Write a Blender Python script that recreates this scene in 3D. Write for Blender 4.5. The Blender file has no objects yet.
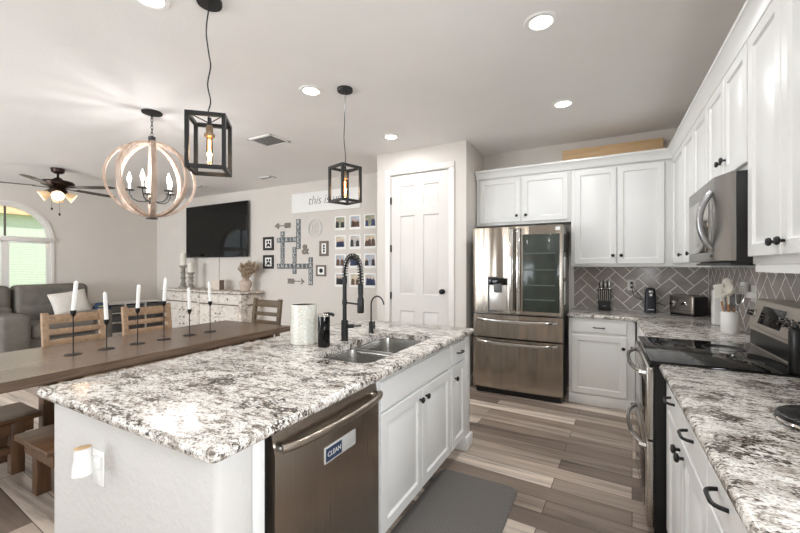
import bpy, bmesh, math, random
from mathutils import Vector, Matrix
random.seed(7)
sc = bpy.context.scene
col = sc.collection
R = math.radians
def lin(c):
    return tuple(((v/255)/12.92 if v/255 <= .04045 else ((v/255+.055)/1.055)**2.4) for v in c)

# ------------------------------------------------------------ camera
cd = bpy.data.cameras.new('camera'); cam = bpy.data.objects.new('camera', cd); col.objects.link(cam)
cam.location = (0, 0, 1.40); cam.rotation_euler = (R(90), 0, R(28.45))
cd.sensor_width = 36; cd.lens = 376.5/800*36; cd.clip_start = .02; cd.shift_y = 0.0
sc.camera = cam
# ------------------------------------------------------------ view
sc.view_settings.view_transform = 'Standard'; sc.view_settings.look = 'None'
sc.view_settings.gamma = 1; sc.view_settings.use_curve_mapping = False
sc.view_settings.exposure = 0.42
sc.cycles.use_denoising = True
sc.cycles.max_bounces = 8; sc.cycles.diffuse_bounces = 7; sc.cycles.glossy_bounces = 4
sc.cycles.transparent_max_bounces = 12; sc.cycles.sample_clamp_indirect = 6
# ------------------------------------------------------------ world, sun, added daylight fills
w = bpy.data.worlds.new('world'); sc.world = w; w.use_nodes = True
wn = w.node_tree.nodes; wl = w.node_tree.links
bg = wn['Background']; sky = wn.new('ShaderNodeTexSky'); sky.sky_type = 'HOSEK_WILKIE'
sky.sun_direction = Vector((.4, .55, .75)).normalized(); sky.turbidity = 3.5; sky.ground_albedo = .4
mx = wn.new('ShaderNodeMixRGB'); mx.inputs[0].default_value = .6; mx.inputs[2].default_value = (.85, .93, .92, 1)
wl.new(sky.outputs[0], mx.inputs[1]); wl.new(mx.outputs[0], bg.inputs[0]); bg.inputs[1].default_value = 1.7
def lamp(name, kind, loc, energy, color=(1, 1, 1), rot=(0, 0, 0), **kw):
    l = bpy.data.lights.new(name, kind); l.energy = energy; l.color = color
    for k, v in kw.items(): setattr(l, k, v)
    o = bpy.data.objects.new(name, l); col.objects.link(o); o.location = loc; o.rotation_euler = rot
    return o
lamp('sun', 'SUN', (0, 0, 10), 4.0, (1, .96, .9), (R(-36), R(28), 0), angle=.02)
# added area fills standing in for daylight, at invented openings out of view
lamp('added_fill_rear', 'AREA', (-3.95, -3.12, 1.25), 78, (.88, .94, 1), (R(120), 0, 0), shape='RECTANGLE', size=2.0, size_y=2.1)  # unseen rear fill, tilted up to reach the ceiling
lamp('added_fill_kitchen', 'AREA', (.93, -.25, 1.58), 52, (.90, .95, 1), (R(100), 0, R(90)), shape='RECTANGLE', size=1.2, size_y=.95)  # unseen side fill, added to lift the island front
lamp('added_fill_living', 'AREA', (-6.6, -3.12, 1.55), 190, (.89, .945, 1), (R(112), 0, R(22)), shape='RECTANGLE', size=2.0, size_y=1.5)  # unseen fill, added to brighten the living room and ceiling

# ------------------------------------------------------------ materials
MATS = {}
def node_mat(name):
    m = bpy.data.materials.new(name); m.use_nodes = True
    return m, m.node_tree.nodes, m.node_tree.links, m.node_tree.nodes['Principled BSDF']
def ramp(nd, stops, interp='LINEAR'):
    r = nd.new('ShaderNodeValToRGB'); e = r.color_ramp.elements; r.color_ramp.interpolation = interp
    while len(e) < len(stops): e.new(.5)
    for i, (p, c) in enumerate(stops):
        e[i].position = p; e[i].color = (*c, 1)
    return r
def coords(nd, lk, scale=(1, 1, 1), rotz=0, space='Object'):
    tc = nd.new('ShaderNodeTexCoord'); mp = nd.new('ShaderNodeMapping')
    mp.inputs['Scale'].default_value = scale; mp.inputs['Rotation'].default_value = (0, 0, rotz)
    lk.new(tc.outputs[space], mp.inputs[0]); return mp.outputs[0]
def noise(nd, lk, vec, scale, detail=3, rough=.5, dist=0):
    n = nd.new('ShaderNodeTexNoise'); n.inputs['Scale'].default_value = scale; n.inputs['Detail'].default_value = detail
    n.inputs['Roughness'].default_value = rough; n.inputs['Distortion'].default_value = dist
    lk.new(vec, n.inputs['Vector']); return n
def pm(key, rgb, rough=.5, metal=0, var=.06, scale=12, stretch=(1, 1, 1), bump=0, bscale=None, coat=0, emit=None, spec=.5):
    """painted / metal / cloth surface: colour with fine noise, optional bump"""
    if key in MATS: return MATS[key]
    m, nd, lk, b = node_mat(key); v = coords(nd, lk, stretch)
    n = noise(nd, lk, v, scale, 4)
    c = lin(rgb); r = ramp(nd, [(.3, tuple(x*(1-var) for x in c)), (.7, tuple(min(1, x*(1+var)) for x in c))])
    lk.new(n.outputs['Fac'], r.inputs[0]); lk.new(r.outputs[0], b.inputs['Base Color'])
    b.inputs['Roughness'].default_value = rough; b.inputs['Metallic'].default_value = metal
    b.inputs['Coat Weight'].default_value = coat; b.inputs['Specular IOR Level'].default_value = spec
    if bump:
        n2 = noise(nd, lk, v, bscale or scale*4, 4); bp = nd.new('ShaderNodeBump'); bp.inputs['Strength'].default_value = bump
        bp.inputs['Distance'].default_value = .01; lk.new(n2.outputs['Fac'], bp.inputs['Height']); lk.new(bp.outputs[0], b.inputs['Normal'])
    if emit:
        b.inputs['Emission Color'].default_value = (*lin(emit[0]), 1); b.inputs['Emission Strength'].default_value = emit[1]
    MATS[key] = m; return m
def wood(key, dark, light, rough=.45, axis=0, scale=6, bump=.1):
    m, nd, lk, b = node_mat(key); s = [14, 14, 14]; s[axis] = 1.2
    v = coords(nd, lk, tuple(s)); n = noise(nd, lk, v, scale/3, 6, .6, .6)
    r = ramp(nd, [(.28, lin(dark)), (.72, lin(light))]); lk.new(n.outputs['Fac'], r.inputs[0]); lk.new(r.outputs[0], b.inputs['Base Color'])
    b.inputs['Roughness'].default_value = rough
    bp = nd.new('ShaderNodeBump'); bp.inputs['Strength'].default_value = bump; bp.inputs['Distance'].default_value = .004
    lk.new(n.outputs['Fac'], bp.inputs['Height']); lk.new(bp.outputs[0], b.inputs['Normal'])
    MATS[key] = m; return m
def steel(key, rgb, rough, axis=2, wave=.0):
    """brushed steel, grain along axis; a gentle waviness like a pressed door"""
    m, nd, lk, b = node_mat(key); s = [260, 260, 260]; s[axis] = 3
    v = coords(nd, lk, tuple(s)); n = noise(nd, lk, v, 1, 3)
    c = lin(rgb); r = ramp(nd, [(.25, tuple(x*.92 for x in c)), (.75, tuple(min(1, x*1.06) for x in c))])
    lk.new(n.outputs['Fac'], r.inputs[0]); lk.new(r.outputs[0], b.inputs['Base Color'])
    b.inputs['Metallic'].default_value = 1
    mr = nd.new('ShaderNodeMapRange'); mr.inputs[3].default_value = rough*.8; mr.inputs[4].default_value = rough*1.2
    lk.new(n.outputs['Fac'], mr.inputs[0]); lk.new(mr.outputs[0], b.inputs['Roughness'])
    if wave:
        s2 = [5.5, 5.5, 5.5]; s2[axis] = .35; v2 = coords(nd, lk, tuple(s2)); n2 = noise(nd, lk, v2, 1, 1)
        bp = nd.new('ShaderNodeBump'); bp.inputs['Strength'].default_value = wave; bp.inputs['Distance'].default_value = .05
        lk.new(n2.outputs['Fac'], bp.inputs['Height']); lk.new(bp.outputs[0], b.inputs['Normal'])
    MATS[key] = m; return m
def glass(key, tint=(1, 1, 1), refl=.08, rough=.02):
    m = bpy.data.materials.new(key); m.use_nodes = True; nd = m.node_tree.nodes; lk = m.node_tree.links
    nd.remove(nd['Principled BSDF']); t = nd.new('ShaderNodeBsdfTransparent'); g = nd.new('ShaderNodeBsdfGlossy')
    t.inputs[0].default_value = (*tint, 1); g.inputs['Roughness'].default_value = rough
    lw = nd.new('ShaderNodeFresnel'); mp = nd.new('ShaderNodeMath'); mp.operation = 'MULTIPLY'; mp.inputs[1].default_value = refl*20
    mixn = nd.new('ShaderNodeMixShader'); lk.new(lw.outputs[0], mp.inputs[0]); lk.new(mp.outputs[0], mixn.inputs[0])
    lk.new(t.outputs[0], mixn.inputs[1]); lk.new(g.outputs[0], mixn.inputs[2])
    lk.new(mixn.outputs[0], nd['Material Output'].inputs[0]); MATS[key] = m; return m

def granite():
    m, nd, lk, b = node_mat('granite')
    v = coords(nd, lk, (1, 2.1, 1.6), R(-24))
    big = noise(nd, lk, v, 5.5, 5, .62, .9); mid = noise(nd, lk, v, 24, 6, .7, .6)
    vf = coords(nd, lk, (1, 1.5, 1.3), R(-24)); fine = noise(nd, lk, vf, 62, 5, .68, .3)
    cl = noise(nd, lk, vf, 8.0, 3, .55, .4)
    base = ramp(nd, [(.37, lin((112, 102, 94))), (.43, lin((172, 163, 153))), (.49, lin((222, 217, 210))), (.60, lin((240, 238, 234)))])
    lk.new(mid.outputs['Fac'], base.inputs[0])
    tp = ramp(nd, [(.51, (0, 0, 0)), (.64, (.75, .75, .75))]); lk.new(big.outputs['Fac'], tp.inputs[0])
    m1 = nd.new('ShaderNodeMixRGB'); lk.new(tp.outputs[0], m1.inputs[0]); lk.new(base.outputs[0], m1.inputs[1])
    mid2 = ramp(nd, [(.38, lin((110, 98, 88))), (.5, lin((178, 167, 156))), (.6, lin((224, 218, 210)))]); lk.new(fine.outputs['Fac'], mid2.inputs[0]); lk.new(mid2.outputs[0], m1.inputs[2])
    # dark flecks where the cluster noise is high
    ad = nd.new('ShaderNodeMath'); ad.operation = 'MULTIPLY_ADD'; ad.inputs[1].default_value = .75
    lk.new(cl.outputs['Fac'], ad.inputs[0]); lk.new(fine.outputs['Fac'], ad.inputs[2])
    dk = ramp(nd, [(.965, (0, 0, 0)), (1.0, (1, 1, 1))]);
    dv = nd.new('ShaderNodeMath'); dv.operation = 'MULTIPLY'; dv.inputs[1].default_value = 1.0; lk.new(ad.outputs[0], dv.inputs[0])
    mr = nd.new('ShaderNodeMapRange'); mr.inputs[1].default_value = .915; mr.inputs[2].default_value = .975; lk.new(dv.outputs[0], mr.inputs[0])
    m2 = nd.new('ShaderNodeMixRGB'); lk.new(mr.outputs[0], m2.inputs[0]); lk.new(m1.outputs[0], m2.inputs[1])
    dc = ramp(nd, [(.4, lin((50, 45, 42))), (.6, lin((106, 95, 86)))]); lk.new(mid.outputs['Fac'], dc.inputs[0]); lk.new(dc.outputs[0], m2.inputs[2])
    f2 = noise(nd, lk, vf, 135, 3, .6, .2); sp = ramp(nd, [(.36, (.34, .31, .29)), (.45, (.93, .93, .92)), (.6, (1.04, 1.04, 1.04))]); lk.new(f2.outputs['Fac'], sp.inputs[0])
    m3 = nd.new('ShaderNodeMixRGB'); m3.blend_type = 'MULTIPLY'; m3.inputs[0].default_value = 1; lk.new(m2.outputs[0], m3.inputs[1]); lk.new(sp.outputs[0], m3.inputs[2])
    lk.new(m3.outputs[0], b.inputs['Base Color']); b.inputs['Roughness'].default_value = .16; b.inputs['Specular IOR Level'].default_value = .45
    nd.remove(dk); MATS['granite'] = m; return m

def plank_floor():
    m, nd, lk, b = node_mat('plank_tile')
    v = coords(nd, lk, (1, 1, 1), R(3.2))
    br = nd.new('ShaderNodeTexBrick'); lk.new(v, br.inputs['Vector'])
    br.offset = .37; br.offset_frequency = 2; br.inputs['Color1'].default_value = (0, 0, 0, 1); br.inputs['Color2'].default_value = (1, 1, 1, 1)
    br.inputs['Mortar'].default_value = (.5, .5, .5, 1); br.inputs['Scale'].default_value = 1; br.inputs['Mortar Size'].default_value = .0022
    br.inputs['Brick Width'].default_value = 1.18; br.inputs['Row Height'].default_value = .140; br.inputs['Mortar Smooth'].default_value = .1
    r = ramp(nd, [(0, lin((118, 104, 94))), (.3, lin((146, 131, 119))), (.5, lin((170, 155, 142))), (.75, lin((196, 181, 167))), (1, lin((220, 207, 194)))])
    lk.new(br.outputs['Color'], r.inputs[0])
    vs = coords(nd, lk, (.75, 13, 1), R(3.2)); n = noise(nd, lk, vs, 1.3, 7, .62, .5)
    # shift the grain per plank
    add = nd.new('ShaderNodeVectorMath'); add.operation = 'MULTIPLY_ADD'; add.inputs[1].default_value = (7, 13, 3)
    lk.new(br.outputs['Color'], add.inputs[0]); lk.new(vs, add.inputs[2]); lk.new(add.outputs[0], n.inputs['Vector'])
    g = ramp(nd, [(.30, (.40, .37, .35)), (.47, (.86, .85, .84)), (.65, (1.16, 1.14, 1.12))]); lk.new(n.outputs['Fac'], g.inputs[0])
    mm = nd.new('ShaderNodeMixRGB'); mm.blend_type = 'MULTIPLY'; mm.inputs[0].default_value = .95
    lk.new(r.outputs[0], mm.inputs[1]); lk.new(g.outputs[0], mm.inputs[2])
    m3 = nd.new('ShaderNodeMixRGB'); lk.new(br.outputs['Fac'], m3.inputs[0]); lk.new(mm.outputs[0], m3.inputs[1]); m3.inputs[2].default_value = (*lin((70, 60, 53)), 1)
    lk.new(m3.outputs[0], b.inputs['Base Color']); b.inputs['Roughness'].default_value = .38
    MATS['plank_tile'] = m; return m

def distressed(key='distressed_paint', t=0):
    m, nd, lk, b = node_mat(key); v = coords(nd, lk, (1, 1, 2.2)); n = noise(nd, lk, v, 9, 8, .75, .8)
    r = ramp(nd, [(.33+t, lin((112, 96, 84))), (.40+t, lin((192, 180, 168))), (.49+t, lin((226, 219, 210)))]); lk.new(n.outputs['Fac'], r.inputs[0])
    lk.new(r.outputs[0], b.inputs['Base Color']); b.inputs['Roughness'].default_value = .7; MATS[key] = m; return m
def nacre():
    m, nd, lk, b = node_mat('nacre'); v = coords(nd, lk, (1, 1, 1.4)); vo = nd.new('ShaderNodeTexVoronoi'); vo.inputs['Scale'].default_value = 130; lk.new(v, vo.inputs['Vector'])
    r = ramp(nd, [(0, lin((196, 188, 170))), (.25, lin((230, 228, 218))), (.5, lin((212, 216, 206))), (.7, lin((234, 232, 225))), (.85, lin((214, 206, 190))), (1, lin((206, 214, 212)))])
    sx = nd.new('ShaderNodeSeparateColor'); lk.new(vo.outputs['Color'], sx.inputs[0]); lk.new(sx.outputs[0], r.inputs[0])
    lk.new(r.outputs[0], b.inputs['Base Color']); b.inputs['Roughness'].default_value = .2; b.inputs['Coat Weight'].default_value = .4; MATS['nacre'] = m; return m
def mat_rubber():
    m, nd, lk, b = node_mat('mat_rubber'); v = coords(nd, lk, (1, 1, 1), R(45))
    ck = nd.new('ShaderNodeTexVoronoi'); ck.inputs['Scale'].default_value = 42; ck.inputs['Randomness'].default_value = .1; lk.new(v, ck.inputs['Vector'])
    r = ramp(nd, [(0, lin((96, 92, 89))), (1, lin((118, 114, 110)))]); lk.new(ck.outputs['Distance'], r.inputs[0]); lk.new(r.outputs[0], b.inputs['Base Color'])
    bp = nd.new('ShaderNodeBump'); bp.inputs['Strength'].default_value = .3; bp.inputs['Distance'].default_value = .003; lk.new(ck.outputs['Distance'], bp.inputs['Height']); lk.new(bp.outputs[0], b.inputs['Normal'])
    b.inputs['Roughness'].default_value = .6; MATS['mat_rubber'] = m; return m

GRAN = granite(); FLOOR = plank_floor(); DIST = distressed(); WORN = distressed('worn_paint', .05); NACRE = nacre(); RUBBER = mat_rubber()
WALL = pm('greige_wall_paint', (213, 207, 200), .85, var=.015, scale=3, bump=.12, bscale=55)
CEIL = pm('ceiling_paint', (240, 238, 236), .9, var=.012, scale=3, bump=.12, bscale=60)
ISLW = pm('island_plaster', (206, 203, 199), .75, var=.012, scale=4, bump=.35, bscale=38)
WHITE = pm('cabinet_paint', (230, 230, 228), .32, var=.012, scale=5)
TRIM = pm('trim_paint', (226, 222, 217), .4, var=.012, scale=5)
DOORP = pm('door_paint', (210, 205, 200), .42, var=.015, scale=5)
BLACK = pm('black_metal', (24, 23, 23), .42, metal=.3, var=.1, scale=30)
MATTE = pm('matte_black', (15, 15, 16), .5, var=.1, scale=30)
BRONZE = pm('bronze_metal', (48, 34, 28), .35, metal=.7, var=.12, scale=20)
STEEL = steel('brushed_steel', (166, 157, 146), .2, 2, 1.0)
STEELH = steel('brushed_steel_level', (196, 192, 186), .26, 1)
BOWL = steel('sink_steel', (200, 198, 194), .24, 1)
DWS = steel('dark_steel', (174, 162, 150), .3, 2, .15)
CHROME = pm('polished_steel', (205, 203, 200), .12, metal=1, var=.03, scale=10)
DARKGL = pm('black_glass', (10, 10, 10), .04, var=.1, scale=3, spec=.4)
SCREEN = pm('tv_screen', (7, 7, 7), .05, var=.1, scale=3, spec=.3)
BLACKP = pm('black_plastic', (20, 20, 21), .3, var=.1, scale=15)
GREYP = pm('grey_plastic', (90, 90, 90), .4, var=.08, scale=15)
WPLAST = pm('white_plastic', (238, 237, 234), .35, var=.01, scale=10)
TILE = pm('taupe_tile', (172, 164, 159), .14, var=.15, scale=7)
GROUT = pm('grout', (240, 238, 234), .8, var=.02, scale=40)
TWOOD = wood('table_wood', (86, 70, 58), (126, 106, 90), .26, 1)
TWOODX = wood('table_wood_cross', (88, 66, 50), (132, 104, 80), .4, 0)
CWOODZ = wood('chair_wood', (136, 108, 82), (182, 152, 122), .5, 1, 6)
BWOOD = wood('bench_wood', (74, 52, 36), (114, 84, 58), .38, 1)
BWOODZ = wood('bench_wood_leg', (74, 52, 36), (114, 84, 58), .4, 2)
GWOOD = wood('grey_chair_wood', (74, 60, 43), (108, 90, 66), .5, 0)
RINGW = wood('whitewashed_wood', (150, 124, 106), (204, 184, 168), .6, 2)
TANW = wood('tan_board', (196, 160, 118), (220, 188, 146), .6, 0, 4)
HANDW = wood('handle_wood', (156, 104, 66), (192, 140, 98), .5, 2)
LEATH = pm('grey_leather', (108, 103, 96), .75, var=.16, scale=7, bump=.5, bscale=16)
LINEN = pm('linen', (214, 208, 200), .9, var=.05, scale=30, bump=.3, bscale=220)
WAX = pm('white_wax', (242, 241, 238), .45, var=.01, scale=10)
IVORY = pm('ivory_wax', (230, 226, 214), .5, var=.02, scale=10)
STONE = pm('carved_grey', (150, 146, 136), .8, var=.18, scale=20, bump=.4)
CLAY = pm('pale_clay', (196, 178, 164), .8, var=.08, scale=15, bump=.2)
PAMPAS = pm('dried_pampas', (176, 156, 132), .95, var=.2, scale=40)
TILEG = pm('letter_grey', (108, 112, 114), .7, var=.12, scale=25)
LETTER = pm('letter_white', (222, 222, 220), .7, var=.02, scale=20)
FRAMEB = pm('frame_black', (34, 32, 31), .5, var=.1, scale=20)
FRAMEG = pm('frame_greybrown', (118, 108, 98), .6, var=.15, scale=25)
RUSTIC = pm('rustic_grey', (134, 126, 118), .75, var=.2, scale=30)
PAPER = pm('photo_paper', (240, 239, 236), .6, var=.01, scale=10)
INK = pm('ink', (44, 42, 42), .8, var=.05, scale=20)
GLASS = glass('clear_glass'); SMOKE = glass('smoky_glass', (.32, .36, .33), .10)
BULB = pm('white_bulb', (255, 250, 240), .4, var=.01, emit=((255, 244, 226), 14))
FILA = pm('amber_filament', (255, 190, 110), .4, var=.01, emit=((255, 176, 96), 9))
AMBER = glass('amber_glass', (1, .86, .68), .06)
CANEM = pm('downlight_lens', (255, 250, 242), .4, var=.01, emit=((255, 247, 234), 9))
FROST = pm('frosted_amber_glass', (246, 218, 178), .5, var=.03, emit=((255, 212, 160), .2))
SLAT = pm('blind_slat', (236, 236, 232), .5, var=.01, scale=10)
NAVY = pm('navy', (36, 52, 80), .7, var=.15, scale=20)
LIME = pm('lime', (168, 178, 60), .7, var=.1, scale=20)
GREYF = pm('grey_fabric_bin', (98, 98, 98), .9, var=.12, scale=30)

# ------------------------------------------------------------ mesh helpers
ORG = {}
class MB:
    def __init__(s): s.bm = bmesh.new()
    def box(s, x0, x1, y0, y1, z0, z1, bev=0, seg=2, M=None):
        x0, x1 = min(x0, x1), max(x0, x1); y0, y1 = min(y0, y1), max(y0, y1); z0, z1 = min(z0, z1), max(z0, z1)
        vs = bmesh.ops.create_cube(s.bm, size=1)['verts']
        for v in vs: v.co = Vector(((x0+x1)/2+v.co.x*(x1-x0), (y0+y1)/2+v.co.y*(y1-y0), (z0+z1)/2+v.co.z*(z1-z0)))
        if bev:
            ed = list({e for v in vs for e in v.link_edges})
            r = bmesh.ops.bevel(s.bm, geom=ed, offset=min(bev, .49*min(x1-x0, y1-y0, z1-z0)), segments=seg, profile=.5, affect='EDGES', clamp_overlap=True)
            vs = list({v for v in r['verts']} | {v for v in vs if v.is_valid})
        if M is not None:
            for v in vs: v.co = M @ v.co
        return s
    def beam(s, p0, p1, wid, thk, up=(0, 0, 1), bev=0):
        """rectangular bar from p0 to p1; wid across, thk along up"""
        p0, p1 = Vector(p0), Vector(p1); d = (p1-p0); L = d.length; d.normalize(); up = Vector(up)
        r = d.cross(up).normalized(); u = r.cross(d).normalized()
        M = Matrix((( d.x, r.x, u.x, p0.x), (d.y, r.y, u.y, p0.y), (d.z, r.z, u.z, p0.z), (0, 0, 0, 1)))
        return s.box(0, L, -wid/2, wid/2, -thk/2, thk/2, bev, 2, M)
    def loft(s, loops, cap0=True, cap1=True, closed=True):
        ls = [[s.bm.verts.new(p) for p in lp] for lp in loops]; n = len(ls[0])
        for a, b in zip(ls, ls[1:]):
            for i in range(n if closed else n-1):
                j = (i+1) % n
                try: s.bm.faces.new((a[i], a[j], b[j], b[i]))
                except ValueError: pass
        if cap0: s.bm.faces.new(list(reversed(ls[0])))
        if cap1: s.bm.faces.new(ls[-1])
        return ls
    def cyl(s, p0, p1, r0, r1=None, n=16):
        p0, p1 = Vector(p0), Vector(p1); d = (p1-p0).normalized(); a = d.orthogonal().normalized(); b = d.cross(a)
        r1 = r0 if r1 is None else r1
        s.loft([[p+(a*math.cos(t)+b*math.sin(t))*r for t in [2*math.pi*i/n for i in range(n)]] for p, r in ((p0, r0), (p1, r1))]); return s
    def lathe(s, prof, c=(0, 0, 0), ax=(0, 0, 1), n=24, cap=True):
        c = Vector(c); d = Vector(ax).normalized(); a = Vector((1, 0, 0)) if abs(d.z) > .9 else d.orthogonal().normalized(); a = (a-d*a.dot(d)).normalized(); b = d.cross(a)
        s.loft([[c+d*z+(a*math.cos(t)+b*math.sin(t))*max(r, 1e-4) for t in [2*math.pi*i/n for i in range(n)]] for r, z in prof], cap, cap); return s
    def tube(s, pts, r, n=8, closed=False):
        pts = [Vector(p) for p in pts]; N = len(pts); loops = []; prev = None
        for i, p in enumerate(pts):
            t = (pts[(i+1) % N]-pts[i-1]) if closed else (pts[min(i+1, N-1)]-pts[max(i-1, 0)])
            t.normalize()
            a = t.orthogonal().normalized() if prev is None else (prev-t*prev.dot(t)).normalized()
            prev = a; b = t.cross(a); rr = r[i] if isinstance(r, (list, tuple)) else r
            loops.append([p+(a*math.cos(q)+b*math.sin(q))*rr for q in [2*math.pi*k/n for k in range(n)]])
        if closed: loops.append(loops[0]); s.loft(loops, False, False); bmesh.ops.remove_doubles(s.bm, verts=s.bm.verts, dist=1e-6)
        else: s.loft(loops)
        return s
    def ball(s, c, r, sub=2, sc=(1, 1, 1)):
        vs = bmesh.ops.create_icosphere(s.bm, subdivisions=sub, radius=1)['verts']
        for v in vs: v.co = Vector((c[0]+v.co.x*r*sc[0], c[1]+v.co.y*r*sc[1], c[2]+v.co.z*r*sc[2]))
        return s
    def prism(s, pts, off):
        """polygon of 3D points pushed along off"""
        off = Vector(off); s.loft([[Vector(p) for p in pts], [Vector(p)+off for p in pts]]); return s
    def rings(s, O, U, V, N, w, h, steps):
        """nested rectangles on a face: steps = (inset, height along N)"""
        O, U, V, N = map(Vector, (O, U, V, N)); lp = []
        for i, d in steps: lp.append([O+U*i+V*i+N*d, O+U*(w-i)+V*i+N*d, O+U*(w-i)+V*(h-i)+N*d, O+U*i+V*(h-i)+N*d])
        s.loft(lp); return s
    def build(s, name, mat, parent=None, smooth=40, origin=None):
        bmesh.ops.recalc_face_normals(s.bm, faces=s.bm.faces)
        o3 = Vector((0, 0, 0))
        if parent is not None: o3 = ORG.get(parent.name, Vector((0, 0, 0)))
        elif origin is not None: o3 = Vector(origin)
        for v in s.bm.verts: v.co -= o3
        me = bpy.data.meshes.new(name); s.bm.to_mesh(me); s.bm.free(); me.materials.append(mat)
        for p in me.polygons: p.use_smooth = True
        me.set_sharp_from_angle(angle=R(smooth))
        o = bpy.data.objects.new(name, me); col.objects.link(o); ORG[o.name] = o3
        if parent is not None: o.parent = parent
        else: o.location = o3
        return o
def tag(o, label=None, cat=None, group=None, kind=None):
    if label: o['label'] = label
    if cat: o['category'] = cat
    if group: o['group'] = group
    if kind: o['kind'] = kind
    return o
def thing(name, label, cat, loc, group=None):
    o = bpy.data.objects.new(name, None); col.objects.link(o); o.location = loc; ORG[o.name] = Vector(loc); o.empty_display_size = .1
    return tag(o, label, cat, group)
def solo(mb, name, mat, label, cat, group=None, smooth=40):
    xs = [v.co.x for v in mb.bm.verts]; ys = [v.co.y for v in mb.bm.verts]; zs = [v.co.z for v in mb.bm.verts]
    return tag(mb.build(name, mat, None, smooth, ((min(xs)+max(xs))/2, (min(ys)+max(ys))/2, min(zs))), label, cat, group)
def struct(mb, name, mat, parent=None):
    o = mb.build(name, mat, parent)
    if parent is None: o['kind'] = 'structure'
    return o
def dup(root, loc, rotz=0, label=None):
    def rec(o, par):
        c = o.copy(); col.objects.link(c); c.parent = par
        for ch in o.children: rec(ch, c)
        return c
    r = rec(root, None); r.location = loc; r.rotation_euler = (0, 0, rotz)
    if label: r['label'] = label
    return r
def text_part(s, size, O, U, V, name, mat, parent, depth=.003, shear=0, center=True, squash=1):
    cu = bpy.data.curves.new('lettering', 'FONT'); cu.body = s; cu.size = size; cu.extrude = depth/2; cu.shear = shear; cu.offset = -.004*size/.2 if shear else (.007 if s == '&' else 0)
    if center: cu.align_x = 'CENTER'; cu.align_y = 'CENTER'
    t = bpy.data.objects.new('lettering', cu); col.objects.link(t); bpy.context.view_layer.update()
    me = bpy.data.meshes.new_from_object(t.evaluated_get(bpy.context.evaluated_depsgraph_get()))
    bpy.data.objects.remove(t); bpy.data.curves.remove(cu)
    O, U, V = Vector(O), Vector(U), Vector(V); N = U.cross(V); o3 = ORG.get(parent.name, Vector((0, 0, 0)))
    for v in me.vertices: v.co = O+U*v.co.x*squash+V*v.co.y+N*v.co.z-o3
    me.materials.clear(); me.materials.append(mat)
    o = bpy.data.objects.new(name, me); col.objects.link(o); o.parent = parent; ORG[o.name] = o3; return o
def slab(name, outline, holes, z0, z1, bev, mat):
    bm = bmesh.new(); ed = []
    for lp in [outline]+holes:
        vs = [bm.verts.new((x, y, z1)) for x, y in lp]; ed += [bm.edges.new((vs[i], vs[(i+1) % len(vs)])) for i in range(len(vs))]
    bmesh.ops.triangle_fill(bm, edges=ed, use_beauty=True, use_dissolve=False)
    top = list(bm.faces); r = bmesh.ops.extrude_face_region(bm, geom=top)
    nv = [g for g in r['geom'] if isinstance(g, bmesh.types.BMVert)]
    bmesh.ops.translate(bm, verts=nv, vec=(0, 0, z0-z1)); bmesh.ops.recalc_face_normals(bm, faces=bm.faces)
    hs = [(min(p[0] for p in h)-.001, max(p[0] for p in h)+.001, min(p[1] for p in h)-.001, max(p[1] for p in h)+.001) for h in holes]
    def inh(c): return any(a <= c.x <= b and e <= c.y <= f for a, b, e, f in hs)
    sel = [e for e in bm.edges if len(e.link_faces) == 2 and e.calc_face_angle(0) > .8 and not inh((e.verts[0].co+e.verts[1].co)/2)]
    bmesh.ops.bevel(bm, geom=sel, offset=bev, segments=4, profile=.5, affect='EDGES')
    mb = MB(); mb.bm.free(); mb.bm = bm; return mb
def rrect(x0, x1, y0, y1, r, n=5):
    out = []
    for cx, cy, a in ((x1-r, y1-r, 0), (x0+r, y1-r, 90), (x0+r, y0+r, 180), (x1-r, y0+r, 270)):
        out += [(cx+r*math.cos(R(a+90*i/n)), cy+r*math.sin(R(a+90*i/n))) for i in range(n+1)]
    return out

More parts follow.
